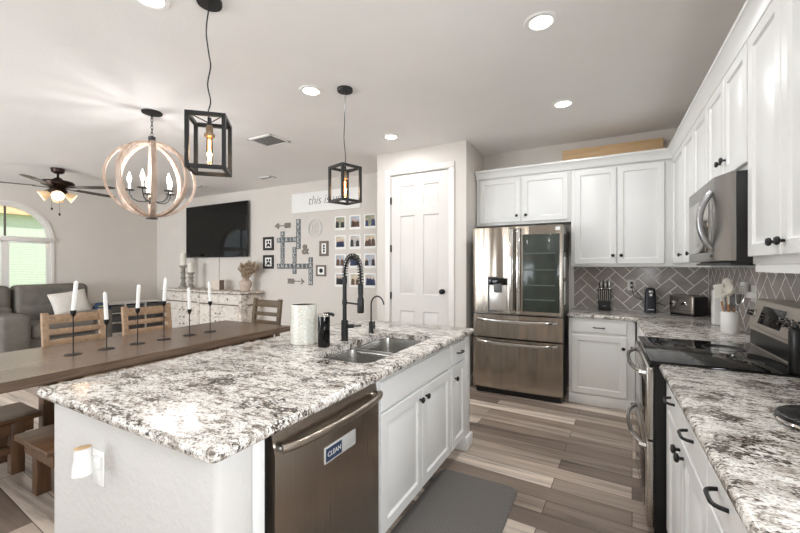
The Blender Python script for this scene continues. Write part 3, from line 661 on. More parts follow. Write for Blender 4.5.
dr1 = fdoor(-1.290, -.365, .630, .880, 'drawer'); dr2 = fdoor(-1.290, -.365, .075, .618, 'drawer')
MB().box(-.752, -.392, 4.078, 4.096, .930, 1.735, .006).build('glass_panel', pm('fridge_glass', (58, 64, 58), .12, var=.25, scale=5, spec=.4), rd)
mb = MB()
for z in (1.05, 1.20, 1.36, 1.53): mb.box(-.735, -.435, 4.0765, 4.0785, z, z+.012)
mb.build('shelf_line', pm('shelf_teal', (76, 88, 80), .4, var=.2, scale=30), rd)
for d_, x in ((ld_, -.862), (rd, -.793)):
    mb = MB(); mb.box(x-.022, x+.022, 4.052, 4.075, .93, 1.80, .010, 3); mb.box(x-.016, x+.016, 4.07, 4.092, .94, .99); mb.box(x-.016, x+.016, 4.07, 4.092, 1.74, 1.79); mb.build('handle', STEELH if False else CHROME, d_)
mb = MB(); mb.rings((-1.12, 4.102, .905), XP, ZP, YN, .225, .385, [(0, 0), (0, .012), (.006, .015), (.012, .012)]); dp = mb.build('dispenser', GREYP, ld_)
MB().box(-1.10, -.915, 4.078, 4.0895, .925, 1.205, .004).build('dispenser_well', pm('well_grey', (200, 196, 190), .3, metal=.6), dp)
MB().box(-1.103, -.912, 4.074, 4.090, 1.20, 1.275, .004).build('dispenser_display', DARKGL, dp)
MB().box(-1.05, -.965, 4.062, 4.082, 1.12, 1.215, .006).build('nozzle', GREYP, dp)
def arch_handle(par, z):
    pts = []
    for i in range(25):
        t = -1+2*i/24; x = -.8275+t*.415; pts.append((x, 4.105-.018*(1-(t*.88)**2)-.040*(1-abs(t)**6)-.002, z-.012*(1-t*t)))
    lp = [[(x, y-.010, z_-.014), (x, y+.004, z_-.016), (x, y+.010, z_), (x, y+.004, z_+.016), (x, y-.010, z_+.014), (x, y-.014, z_)] for x, y, z_ in pts]
    mb = MB(); mb.loft(lp); return mb.build('handle', CHROME, par, 60)
arch_handle(dr1, .825); arch_handle(dr2, .585)
MB().box(-.43, -.385, 4.072, 4.0795, 1.765, 1.80, .001).build('badge', WPLAST, rd)
for nm, lb, y0, y1, z0, z1, mt in (('fridge_magnet', 'dark paper pinned highest on the refrigerator side', 4.25, 4.40, 1.55, 1.74, INK), ('fridge_magnet', 'pale note pinned mid-height on the refrigerator side', 4.22, 4.36, 1.28, 1.50, PAPER), ('fridge_magnet', 'white list hanging lowest on the refrigerator side', 4.24, 4.36, 1.00, 1.24, PAPER)):
    solo(MB().box(-.3645, -.359, y0, y1, z0, z1, .001), nm, mt, lb, 'magnet', 'papers on the refrigerator side')

# ============================================================ RANGE
RY0, RY1 = 2.295, 3.072
rg = thing('range', 'stainless double-oven range with black glass cooktop', 'range', (.55, 2.68, 0))
MB().box(.224, .93, RY0, RY1, .03, .892).build('body', BLACKP, rg)
MB().box(.30, .90, RY0+.03, RY1-.03, 0, .04).build('foot_rail', BLACKP, rg)
ct = MB().box(.206, .800, RY0-.004, RY1+.004, .893, .921, .006).build('cooktop', DARKGL, rg)
mb = MB()
for x, y, r in ((.36, 2.50, .10), (.36, 2.86, .085), (.62, 2.50, .075), (.62, 2.86, .10)):
    mb.tube([(x+r*math.cos(2*math.pi*i/40), y+r*math.sin(2*math.pi*i/40), .9212) for i in range(40)], .0012, 4, True)
mb.build('burner_ring', GREYP, ct)
def ovendoor(z0, z1, name):
    d_ = MB().box(.192, .2235, RY0+.004, RY1-.004, z0, z1, .006).build(name, STEELH, rg)
    MB().box(.1895, .196, RY0+.09, RY1-.09, z0+.06, z1-.10, .003).build('oven_window', DARKGL, d_)
    zh = z1-.045; pts = [(.196-.060*(1-abs(t)**3.0)-.004, (RY0+RY1)/2+t*.335, zh) for t in [-1+2*i/22 for i in range(23)]]
    MB().tube(pts, .0115, 10).build('handle', CHROME, d_)
    for s_ in (-1, 1): MB().cyl((.200, (RY0+RY1)/2+s_*.335, zh), (.165, (RY0+RY1)/2+s_*.322, zh), .014).build('handle_mount', CHROME, d_)
ovendoor(.515, .885, 'upper_door'); ovendoor(.065, .505, 'lower_door')
mb = MB(); prof = [(.795, .921), (.790, 1.035), (.782, 1.045), (.826, 1.195), (.845, 1.205), (.930, 1.205), (.930, .90), (.795, .90)]
mb.loft([[(x, y, z) for x, z in prof] for y in (RY0, RY1)]); bgd = mb.build('backguard', pm('panel_steel', (214, 206, 196), .4, metal=.8, var=.03, scale=5), rg, 30)
MB().box(.788, .796, RY0+.02, RY1-.02, .935, 1.020).build('vent_recess', BLACKP, bgd)
nrm = Vector((-.96, 0, .28)).normalized(); upv = Vector((.044, 0, .15)).normalized()
def onpanel(y, h): return Vector((.782, y, 1.045))+upv*h
mb = MB(); mb.rings(onpanel(2.93, .025), YN, upv, nrm, .31, .105, [(0, -.002), (0, .003), (.004, .004)]); mb.build('control_display', DARKGL, bgd)
for y in (3.03, 2.585, 2.515, 2.445):
    mb = MB(); mb.lathe([(.026, 0), (.026, .006), (.021, .010), (.019, .030), (.004, .032)], onpanel(y, .075), nrm, 18); k = mb.build('control_knob', CHROME, bgd)
    MB().box(-.003, .003, -.013, .013, 0, .035, .001, 2, Matrix.Translation(onpanel(y, .075)) @ nrm.to_track_quat('Z', 'Y').to_matrix().to_4x4()).build('grip', BLACKP, k)
mb = MB(); mb.lathe([(.022, 0), (.025, .004), (.025, .185), (.020, .200), (.011, .206), (.011, .218), (.004, .220)], (.753, 2.318, .922), n=28)
solo(mb, 'black_bottle', BLACKP, 'slim black bottle standing at the back of the cooktop', 'bottle')

# ============================================================ MICROWAVE
mw = thing('microwave', 'stainless over-the-range microwave with bowed handle', 'microwave', (.73, 2.68, 1.415))
MB().box(.545, .938, 2.297, 3.058, 1.418, 1.848, .003).build('body', BLACKP, mw)
fd = MB().prism([(.5445, 2.299, 1.428), (.526, 2.299, 1.428), (.490, 2.41, 1.428), (.486, 2.44, 1.428), (.486, 3.045, 1.428), (.492, 3.056, 1.428), (.5445, 3.056, 1.428)], (0, 0, .42)).build('door', pm('microwave_steel', (150, 146, 142), .3, metal=.95, var=.03, scale=4), mw)
MB().box(.483, .488, 2.52, 3.035, 1.475, 1.775, .003).build('window_panel', pm('mirror_glass', (172, 167, 160), .08, metal=.9, var=.05), fd)
MB().box(.4835, .488, 2.445, 2.475, 1.475, 1.775, .002).build('control_panel', pm('control_steel', (150, 146, 142), .25, metal=.9), fd)
MB().box(.525, .90, 2.31, 3.045, 1.405, 1.418).build('vent_grille', BLACKP, mw)
pts = [(.484-.050*(1-abs(t)**2.2), 2.45, 1.635+t*.145) for t in [-1+2*i/22 for i in range(23)]]
MB().tube(pts, .0155, 12).build('handle', pm('handle_steel', (168, 168, 170), .25, metal=.95, var=.03), fd)
MB().box(.4825, .487, 2.455, 2.5, 1.448, 1.463, .001).build('badge', GREYP, fd)

# ============================================================ SMALL COUNTER ITEMS
kb = thing('knife_block', 'black knife block with light slots against the backsplash', 'knife block', (.004, 4.80, ZT))
MB().box(-.056, .064, 4.745, 4.86, ZT+.001, ZT+.105, .004).build('base', MATTE, kb)
MB().box(-.056, .064, 4.775, 4.86, ZT+.105, ZT+.235, .004).build('slot_block', MATTE, kb)
mb = MB()
for i in range(6): mb.box(-.048+i*.0195, -.041+i*.0195, 4.769, 4.775, ZT+.108, ZT+.228)
mb.build('slot_strip', pm('slot_metal', (176, 168, 158), .4, var=.1), kb)
MB().box(-.018, .026, 4.742, 4.745, ZT+.040, ZT+.056).build('badge', GREYP, kb)
for i in range(6):
    x = -.044+i*.0195; k = thing('kitchen_knife', 'steel-handled kitchen knife standing in the black block', 'knife', (x, 4.80, ZT+.237), 'knives in the black block')
    hh = .075+.018*((i*7) % 3)/2
    MB().box(x-.006, x+.006, 4.788, 4.814, ZT+.238, ZT+.238+hh, .005).build('handle', CHROME if i % 2 else BLACKP, k)
    MB().box(x-.0065, x+.0065, 4.786, 4.816, ZT+.2365, ZT+.244, .002).build('bolster', CHROME, k)
o = thing('can_opener', 'navy black electric can opener between outlet and toaster', 'can opener', (.43, 4.78, ZT))
mb = MB(); mb.loft([[(x, y, z) for x, y in rrect(.378+i_, .484-i_, 4.725+i_*.5, 4.85-i_, .02)] for i_, z in ((.0, ZT+.001), (.002, ZT+.03), (.006, ZT+.21), (.012, ZT+.25), (.03, ZT+.262))]); mb.build('body', pm('navy_black', (24, 27, 36), .28, var=.1), o)
MB().box(.412, .452, 4.706, 4.730, ZT+.205, ZT+.235, .006).cyl((.432, 4.712, ZT+.19), (.432, 4.725, ZT+.19), .014).build('cutter', CHROME, o)
MB().box(.405, .460, 4.7235, 4.7265, ZT+.030, ZT+.038).build('badge', LETTER, o)
o = thing('wall_outlet', 'white double outlet on the herringbone tile near knife block', 'outlet', (.267, YB-.01, 1.19))
MB().box(.228, .306, YB-.012, YB-.0056, 1.135, 1.255, .002).build('plate', WPLAST, o)
for z in (1.172, 1.218): MB().box(.252, .282, YB-.014, YB-.012, z-.015, z+.015, .001).build('socket', pm('socket_beige', (212, 206, 198), .4), o)
for z, lb, tgt in ((1.218, 'black cord with plug from upper socket down to can opener', [(.30, 4.80, 1.14), (.355, 4.80, 1.06), (.372, 4.83, 1.0)]), (1.172, 'black cord with plug from lower socket running to the toaster', [(.29, 4.845, 1.08), (.37, 4.863, 1.04), (.50, 4.863, 1.01), (.57, 4.80, .985)])):
    o = thing('power_cord', lb, 'cord', (.267, YB-.02, z), 'cords at the tile outlet')
    MB().box(.255, .279, YB-.040, YB-.0145, z-.012, z+.012, .004).build('plug', BLACKP, o)
    P_ = [Vector((.267, YB-.035, z)), Vector((.272, YB-.05, z-.01))]+[Vector(p) for p in tgt]; q = []
    for i in range(len(P_)-1):
        p0, p1, p2, p3 = P_[max(0, i-1)], P_[i], P_[i+1], P_[min(len(P_)-1, i+2)]
        for k in range(6):
            t = k/6; q.append(.5*((2*p1)+(p2-p0)*t+(2*p0-5*p1+4*p2-p3)*t*t+(3*p1-p0-3*p2+p3)*t**3))
    MB().tube(q+[P_[-1]], .0035, 6).build('cable', BLACKP, o)
# toaster, turned a little
TM = Matrix.Translation((.74, 4.70, ZT)) @ Matrix.Rotation(R(-50), 4, 'Z')
o = thing('toaster', 'brushed steel toaster with two dials in the counter corner', 'toaster', (.74, 4.70, ZT))
MB().box(-.135, .130, -.085, .085, .012, .20, .018, 3, TM).build('body', pm('toaster_steel', (176, 168, 160), .3, metal=.9, var=.04, scale=6), o)
MB().box(-.125, .125, -.078, .078, .001, .014, .002, 2, TM).build('base', BLACKP, o)
MB().box(.128, .140, -.08, .08, .016, .19, .008, 2, TM).build('end_cap', BLACKP, o)
for yy in (-.04, .03): MB().box(-.11, .11, yy-.014, yy+.014, .198, .2015, .001, 2, TM).build('slot', BLACKP, o)
for xx in (-.085, .045):
    mb = MB(); mb.lathe([(.032, 0), (.032, .006), (.026, .014), (.022, .016)], TM @ Vector((xx, -.085, .11)), TM.to_3x3() @ YN, 20); mb.build('dial', CHROME, o)
MB().box(-.03, -.005, -.100, -.084, .135, .150, .003, 2, TM).box(-.020, -.015, -.087, -.084, .05, .16, 0, 2, TM).build('lever', CHROME, o)
MB().box(-.10, .11, -.0865, -.0845, .045, .052, 0, 2, TM).build('button_strip', GREYP, o)
# utensil crock + white canister behind
mb = MB(); mb.lathe([(.050, 0), (.053, .004), (.053, .150), (.051, .153), (.047, .150), (.047, .012), (.01, .01)], (.815, 3.60, ZT+.001), n=30)
solo(mb, 'utensil_crock', WPLAST, 'white ceramic crock holding cooking utensils beside the range', 'crock')
mb = MB(); mb.box(.795, .870, 3.97, 4.05, ZT+.001, ZT+.290, .010, 3); solo(mb, 'white_canister', WPLAST, 'tall square white canister behind the utensil crock', 'canister')
def utensil(lb, tip, head, hm, shaft=HANDW):
    b0 = Vector((.815+(tip[0]-.815)*.18, 3.60+(tip[1]-3.60)*.18, ZT+.016)); tp = Vector(tip); d = (tp-b0).normalized(); L_ = (tp-b0).length
    o = thing('utensil', lb, 'utensil', b0, 'utensils in the white crock'); m_ = b0+d*(L_*.62)
    MB().tube([b0, b0+d*(L_*.3), m_], [.005, .006, .0065], 8).build('handle', shaft, o)
    side = d.cross(Vector((.88, -.45, 0))).normalized(); side = d.cross(side).normalized()
    mb = MB()
    if head == 'spatula':
        mb.beam(m_, m_+d*.03, .012, .008, side.cross(d)); mb.beam(m_+d*.03, tp, .062, .008, d.cross(side), .004)
    elif head == 'spoon':
        mb.beam(m_, m_+d*.03, .012, .008, side.cross(d)); c_ = m_+d*(L_*.25); q = d.to_track_quat('Z', 'Y').to_matrix().to_4x4()
        vs = bmesh.ops.create_icosphere(mb.bm, subdivisions=2, radius=1)['verts']
        for v in vs: v.co = c_+side*v.co.x*.034+d*v.co.z*.052+side.cross(d)*v.co.y*.012
    elif head == 'ladle':
        mb.tube([m_, m_+d*.07], .006, 8); c_ = m_+d*.10
        mb.lathe([(.004, -.03), (.03, -.022), (.042, 0), (.044, .012), (.040, .012), (.036, 0), (.02, -.016), (.004, -.02)], c_, Vector((-.7, -.35, .55)), 16)
    elif head == 'whisk':
        for k in range(5):
            an = math.pi*k/5; rr = side*math.cos(an)+side.cross(d)*math.sin(an)
            mb.tube([m_+d*(.145*(1-math.cos(math.pi*j/12))/2 if j <= 6 else .145*(1-math.cos(math.pi*j/12))/2)*1.0+rr*.026*math.sin(math.pi*j/12) for j in range(13)], .0014, 5)
    mb.build('head', hm, o); return o
utensil('cream spatula with wooden handle leaning outward in the crock', (.757, 3.645, 1.265), 'spatula', IVORY)
utensil('cream solid spoon standing highest in the white crock', (.812, 3.66, 1.315), 'spoon', IVORY)
utensil('cream ladle with open bowl at the front of the crock', (.790, 3.525, 1.245), 'ladle', IVORY)
utensil('steel whisk leaning toward the range in the crock', (.868, 3.535, 1.235), 'whisk', CHROME, CHROME)
utensil('grey slotted turner leaning against the whisk in the crock', (.850, 3.585, 1.20), 'spatula', GREYP)
o = thing('plug_in_light', 'white plug-in night light on the tile above the range', 'night light', (.93, 3.62, 1.20))
MB().box(.9335, .9395, 3.50, 3.60, 1.15, 1.265, .002).build('plate', WPLAST, o)
MB().box(.895, .9335, 3.515, 3.57, 1.175, 1.22, .008, 3).cyl((.912, 3.545, 1.205), (.910, 3.63, 1.20), .012).lathe([(.022, 0), (.025, .005), (.025, .085), (.022, .09)], (.911, 3.655, 1.195), n=20).build('lamp_body', WPLAST, o)
# spoon rest tray on near counter
o = thing('metal_trivet', 'round black tray with steel rim on the worktop', 'tray', (.60, 1.62, ZT))
MB().lathe([(.10, .001), (.112, .004), (.116, .030), (.112, .033), (.01, .033)], (.595, 1.60, ZT), n=36).build('dish', BLACKP, o)
mb = MB(); mb.tube([(.595+.117*math.cos(2*math.pi*i/48), 1.60+.117*math.sin(2*math.pi*i/48), ZT+.014) for i in range(48)], .007, 6, True); mb.build('rim', CHROME, o)

# ============================================================ CEILING LIGHTS
for i, (x, y, lb) in enumerate(((-.331, 2.376, 'round recessed ceiling light in front of the microwave, nearest the camera'), (-2.14, 2.398, 'recessed ceiling light between the two pendants and the vent'), (-2.106, 3.675, 'recessed ceiling light in front of the pantry door'), (-.323, 3.666, 'recessed ceiling light in front of the refrigerator cabinets'), (-2.169, 1.152, 'recessed ceiling light cut off by the picture top beside a pendant'), (-.33, 1.12, 'recessed ceiling light above the sink aisle, out of frame'), (-.33, -.3, 'recessed ceiling light behind the aisle, out of frame'))):
    o = thing('recessed_light', lb, 'ceiling light', (x, y, ZC), 'recessed ceiling lights')
    mb = MB(); mb.lathe([(.062, -.004), (.068, -.010), (.092, -.008), (.098, -.0005), (.062, -.0005)], (x, y, ZC), n=32, cap=False); mb.build('trim_ring', WPLAST, o)
    MB().cyl((x, y, ZC-.0065), (x, y, ZC-.001), .063, .063, 32).build('lens', CANEM, o)
    l_ = lamp('recessed_lamp', 'AREA', (x, y, ZC-.014), 6.8 if y > 1.2 else 2.0, (.95, .975, 1), (0, 0, 0), shape='DISK', size=.12); 
def register(name, label, x0, x1, y0, y1, n):
    o = thing(name, label, 'vent', ((x0+x1)/2, (y0+y1)/2, ZC), 'ceiling vents'); mb = MB(); z = ZC-.012
    for a in ((x0, x1, y0, y0+.03), (x0, x1, y1-.03, y1), (x0, x0+.03, y0, y1), (x1-.03, x1, y0, y1)): mb.box(*a, z, ZC-.0005, .002)
    mb.build('frame', WPLAST, o); mb = MB()
    for i in range(n):
        y = y0+.04+(y1-y0-.08)*i/(n-1); mb.box(x0+.03, x1-.03, -.009, .009, -.001, .001, 0, 2, Matrix.Translation((0, y, ZC-.008)) @ Matrix.Rotation(R(35), 4, 'X'))
    mb.build('louvers', pm('vent_grey', (176, 173, 169), .5), o); MB().box(x0+.03, x1-.03, y0+.03, y1-.03, ZC-.003, ZC-.0005).build('backing', pm('vent_dark', (110, 106, 102), .8), o)
register('air_vent', 'square white louvered air vent on the ceiling beyond pendant', -3.60, -3.22, 2.96, 3.26, 9)
register('air_vent', 'slim ceiling air vent close to the dining wall', -5.02, -4.72, 4.33, 4.45, 4)
register('air_vent', 'slim ceiling air vent above the television', -6.68, -6.36, 4.24, 4.36, 4)

# pendants
def pendant(label, cx, cy, rot, zb, cordpts):
    o = thing('pendant_light', label, 'pendant light', (cx, cy, ZC), 'black cage pendants over the island')
    MB().lathe([(.062, -.022), (.064, -.018), (.064, -.0005)], (cx, cy, ZC), n=28).build('canopy', MATTE, o)
    s, t, H = .089, .020, .297; zt = zb+H; M = Matrix.Translation((cx, cy, 0)) @ Matrix.Rotation(rot, 4, 'Z'); mb = MB()
    for sx in (-1, 1):
        for sy in (-1, 1): mb.box(sx*s-t/2, sx*s+t/2, sy*s-t/2, sy*s+t/2, zb, zt, .0015, 1, M)
    for z0 in (zb, zt-t):
        for sg in (-1, 1):
            mb.box(-s+t/2, s-t/2, sg*s-t/2, sg*s+t/2, z0, z0+t, .001, 1, M); mb.box(sg*s-t/2, sg*s+t/2, -s+t/2, s-t/2, z0, z0+t, .001, 1, M)
    mb.build('cage', MATTE, o); mb = MB(); top = Vector((cx, cy, zt-.028))
    for sx in (-1, 1):
        for sy in (-1, 1): mb.cyl(top, M @ Vector((sx*s, sy*s, zt-t/2)), .003, n=6)
    mb.cyl(top-ZP*.012, top+ZP*.03, .010); mb.build('crossbar', MATTE, o)
    MB().lathe([(.012, -.012), (.018, -.02), (.018, -.055), (.027, -.060), (.027, -.075), (.016, -.078)], top, n=18).build('socket', pm('aged_brass', (150, 128, 104), .35, metal=.8), o)
    b = MB().lathe([(.012, -.078), (.016, -.085), (.017, -.21), (.012, -.222), (.003, -.226)], top, n=18).build('bulb', AMBER, o)
    mb = MB(); mb.cyl(top-ZP*.092, top-ZP*.208, .0065, n=10); mb.build('filament', FILA, b)
    q = [Vector((cx+a, cy+b_, z)) for a, b_, z in cordpts]; q = [Vector((cx, cy, ZC-.02))]+q+[top+ZP*.02]; sm = []
    for i in range(len(q)-1):
        p0, p1, p2, p3 = q[max(0, i-1)], q[i], q[i+1], q[min(len(q)-1, i+2)]
        for k in range(6):
            tt = k/6; sm.append(.5*((2*p1)+(p2-p0)*tt+(2*p0-5*p1+4*p2-p3)*tt*tt+(3*p1-p0-3*p2+p3)*tt**3))
    MB().tube(sm+[q[-1]], .0035, 6).build('cord', MATTE, o)
    lamp('pendant_lamp', 'POINT', (cx, cy, zt-.19), 1.5, (1, .78, .5), shadow_soft_size=.03)
wv = lambda a: (a*.88, a*.476)
pendant('black cage pendant hanging nearer the camera on a wavy cord', -1.907, 1.321, R(43.4), 1.918, [(*wv(-.018), 2.70), (*wv(-.004), 2.57), (*wv(.006), 2.50), (*wv(-.010), 2.40), (*wv(.006), 2.31), (*wv(-.006), 2.25)])
pendant('black cage pendant hanging in front of the wall sign', -1.875, 2.51, R(73), 1.925, [(*wv(-.004), 2.6), (*wv(-.008), 2.45), (*wv(.004), 2.30)])

# chandelier
HX, HY, HZ = -3.768, 2.018, 2.222
o = thing('orb_chandelier', 'whitewashed wooden orb chandelier with candle bulbs over the table', 'chandelier', (HX, HY, ZC))
MB().lathe([(.070, -.018), (.085, -.012), (.088, -.0005)], (HX, HY, ZC), n=28).build('canopy', MATTE, o)
mb = MB(); z = ZC-.02; k = 0
while z > HZ+.40:
    a = R(90*(k % 2)); pts = [(HX+.010*math.cos(q)*math.cos(a), HY+.010*math.cos(q)*math.sin(a), z-.022+.022*math.sin(q)) for q in [2*math.pi*i/12 for i in range(12)]]
    mb.tube(pts, .003, 5, True); z -= .034; k += 1
mb.build('chain', MATTE, o)
for k in range(4):
    a = R(151.8+2.5+45*k); dx, dy = math.cos(a), math.sin(a); lp = []; n = 56; nx, ny = -dy, dx
    rh, rv = .374-.002*k, .362-.003*k
    for i in range(n+1):
        q = 2*math.pi*i/n; cr, sr = math.cos(q), math.sin(q); sec = []
        for off, wd in ((0, -.020), (0, .020), (-.021, .020), (-.021, -.020)):
            hr, vr = (rh+off)*cr, (rv+off)*sr
            sec.append((HX+dx*hr+nx*wd, HY+dy*hr+ny*wd, HZ+vr))
        lp.append(sec)
    mb = MB(); mb.loft(lp, False, False); bmesh.ops.remove_doubles(mb.bm, verts=mb.bm.verts, dist=1e-5); mb.build('ring', RINGW, o, 50)
MB().cyl((HX, HY, HZ-.368), (HX, HY, HZ-.15), .006).cyl((HX, HY, HZ-.23), (HX, HY, HZ-.17), .024).lathe([(.05, -.372), (.05, -.365)], (HX, HY, HZ)).cyl((HX, HY, HZ+.355), (HX, HY, HZ+.405), .03).cyl((HX, HY, HZ+.32), (HX, HY, HZ+.352), .02).build('stem', pm('dark_iron', (70, 70, 70), .45, metal=.6), o)
for k in range(5):
    a = R(20+72*k); dx, dy = math.cos(a), math.sin(a)
    pts = [(HX+dx*r_, HY+dy*r_, HZ+zz) for r_, zz in ((.02, -.20), (.06, -.212), (.11, -.212), (.15, -.19), (.172, -.15), (.176, -.115))]
    ar = MB().tube(pts, .0055, 8).lathe([(.006, 0), (.040, .004), (.042, .010), (.008, .012)], (HX+dx*.176, HY+dy*.176, HZ-.118), n=18).build('arm', MATS['dark_iron'], o)
    MB().cyl((HX+dx*.176, HY+dy*.176, HZ-.106), (HX+dx*.176, HY+dy*.176, HZ-.045), .011).build('candle_sleeve', WPLAST, ar)
    MB().lathe([(.008, -.045), (.017, -.02), (.017, .0), (.009, .03), (.002, .055)], (HX+dx*.176, HY+dy*.176, HZ), n=14).build('bulb', BULB, ar)
    lamp('chandelier_lamp', 'POINT', (HX+dx*.176, HY+dy*.176, HZ+.075), 1.8, (.98, .98, 1), shadow_soft_size=.025)

# ceiling fan
AX, AY = -7.17, 2.51
o = thing('ceiling_fan', 'dark bronze ceiling fan with amber glass lights in the living room', 'ceiling fan', (AX, AY, ZC))
MB().lathe([(.05, -.075), (.075, -.06), (.085, -.0005)], (AX, AY, ZC), n=24).build('canopy', BRONZE, o)
MB().cyl((AX, AY, 2.70), (AX, AY, 2.80), .016).build('downrod', BRONZE, o)
MB().lathe([(.04, 2.72), (.07, 2.69), (.18, 2.668), (.198, 2.645), (.19, 2.612), (.12, 2.59), (.09, 2.55), (.11, 2.54), (.11, 2.50), (.05, 2.47)], (AX, AY, 0), n=32).build('motor', BRONZE, o)
FANW = wood('fan_blade', (52, 44, 40), (84, 72, 64), .55, 0)
for k in range(5):
    a = R(28.45+1+72*k); M = Matrix.Translation((AX, AY, 2.580)) @ Matrix.Rotation(a, 4, 'Z') @ Matrix.Rotation(R(-5), 4, 'X')
    mb = MB(); lo = [(.24, -.055), (.30, -.064), (.70, -.072), (.80, -.06), (.835, -.02), (.835, .02), (.80, .06), (.70, .072), (.30, .064), (.24, .055)]
    mb.loft([[M @ Vector((x, y, z)) for x, y in lo] for z in (-.003, .003)]); bl = mb.build('blade', FANW, o)
    MB().beam(M @ Vector((.10, 0, -.01)), M @ Vector((.28, 0, -.007)), .05, .006, (0, 0, 1), .002).build('blade_iron', BRONZE, bl)
for k in range(4):
    a = R(-19.3+90*k); ax = Vector((math.cos(a)*.9, math.sin(a)*.9, -.55)).normalized(); p = Vector((AX, AY, 2.49))+Vector((math.cos(a), math.sin(a), 0))*.085
    sh = MB().lathe([(.025, .0), (.040, .02), (.058, .06), (.072, .105), (.076, .115), (.073, .115), (.054, .06), (.022, .01)], p, ax, 20).build('light_shade', FROST, o)
    MB().ball(p+ax*.07, .030, 2).build('bulb', BULB, sh); MB().cyl(p-ax*.03, p+ax*.004, .022).build('fitter', BRONZE, sh)
    lamp('fan_lamp', 'POINT', p+ax*.16, .9, (1, .92, .8), shadow_soft_size=.05)
for dx, dy, zl in ((-.06, -.05, 2.24), (.0, .02, 2.16)): MB().cyl((AX+dx, AY+dy, zl+.03), (AX+dx, AY+dy, 2.50), .0016, n=6).lathe([(.004, 0), (.012, .008), (.012, .03), (.004, .042)], (AX+dx, AY+dy, zl), n=10).build('pull_chain', BRONZE, o)

# ============================================================ DINING TABLE, BENCHES, CHAIRS
TZ = .77
o = thing('dining_table', 'long brown plank-top dining table behind the island', 'dining table', (-3.38, 1.7, 0))
mb = MB(); mb.prism([(-3.85, .42, TZ-.055), (-2.85, .42, TZ-.055), (-2.935, 2.965, TZ-.055), (-3.895, 2.905, TZ-.055)], (0, 0, .055)); mb.build('tabletop', TWOOD, o)
mb = MB(); mb.box(-3.78, -3.0, .60, .64, TZ-.135, TZ-.056); mb.box(-3.78, -3.0, 2.76, 2.80, TZ-.135, TZ-.056); mb.box(-3.66, -3.62, .64, 2.76, TZ-.135, TZ-.056); mb.box(-3.22, -3.18, .64, 2.76, TZ-.135, TZ-.056); mb.build('apron', TWOODX, o)
for x in (-3.70, -3.30):
    for y in (1.24, 2.60): MB().box(x-.045, x+.045, y-.045, y+.045, 0, TZ-.056, .004).build('leg', BWOODZ, o)
def bench(label, x0, x1, y0, y1, h):
    o = thing('wooden_bench', label, 'bench', ((x0+x1)/2, (y0+y1)/2, 0), 'benches at the dining table')
    MB().box(x0, x1, y0, y1, h-.035, h, .008).build('seat', BWOOD, o)
    mb = MB(); mb.box(x0+.03, x0+.055, y0+.04, y1-.04, h-.115, h-.035); mb.box(x1-.055, x1-.03, y0+.04, y1-.04, h-.115, h-.035); mb.box(x0+.055, x1-.055, y0+.04, y0+.065, h-.115, h-.035); mb.box(x0+.055, x1-.055, y1-.065, y1-.04, h-.115, h-.035); mb.build('apron', BWOOD, o)
    for x in (x0+.06, x1-.06):
        for y in (y0+.11, y1-.12): MB().box(x-.035, x+.035, y-.035, y+.035, 0, h-.035, .004).build('leg', BWOODZ, o)
    mb = MB(); mb.box(x0+.05, x0+.08, y0+.08, y1-.08, .14, .19); mb.box(x1-.08, x1-.05, y0+.08, y1-.08, .14, .19); mb.build('stretcher', BWOOD, o)
bench('brown wooden bench under the table edge by the chairs', -3.86, -3.46, -.45, 1.13, .385)
bench('brown wooden bench between the table and the plastered island end', -3.13, -2.67, .885, 2.3, .385)
def chair(label, loc, rot, w_, mt, lat):
    """backrest at local -y, sitter faces +y"""
    o = bpy.data.objects.new('dining_chair', None); col.objects.link(o); tag(o, label, 'chair', 'wooden chairs around the dining table')
    w2 = w_/2
    MB().box(-w2, w2, -.20, .24, .435, .465, .008).build('seat', mt, o)
    for s in (-1, 1):
        x = s*(w2-.025); MB().beam((x, -.20, 0), (x, -.205, .46), .045, .045, (0, 1, 0), .004).beam((x, -.205, .46), (x, -.265, 1.005), .045, .040, (0, 1, 0), .004).build('leg', mt, o)
        MB().box(x-.022, x+.022, .19, .235, 0, .436, .003).build('leg', mt, o)
    mb = MB(); yb_ = lambda z: -.205-.06*(z-.46)/.545
    bk = MB()
    for z0, z1 in lat: bk.beam((-w2+.03, yb_((z0+z1)/2), (z0+z1)/2), (w2-.03, yb_((z0+z1)/2), (z0+z1)/2), .022, z1-z0, (0, -.1, 1), .003)
    bk.build('backrest', mt, o)
    mb = MB(); mb.box(-w2+.03, w2-.03, .195, .215, .37, .436); mb.box(-w2+.03, w2-.03, -.21, -.19, .37, .436); mb.build('apron', mt, o)
    o.location = loc; o.rotation_euler = (0, 0, rot); return o
lat = [(.905, .985), (.815, .862), (.72, .775)]
chair('light brown chair at table side in front of the sofa', (-3.90, 1.572, 0), R(-90), .46, CWOODZ, lat)
chair('light brown chair at table side in front of the white shelf', (-3.90, 2.18, 0), R(-90), .47, CWOODZ, lat)
chair('grey-brown ladder-back chair at the far table end', (-3.62, 3.02, 0), R(180), .47, GWOOD, [(.905, .99), (.80, .845), (.70, .745)])
ords = ['first', 'second', 'third', 'fourth', 'fifth', 'sixth']
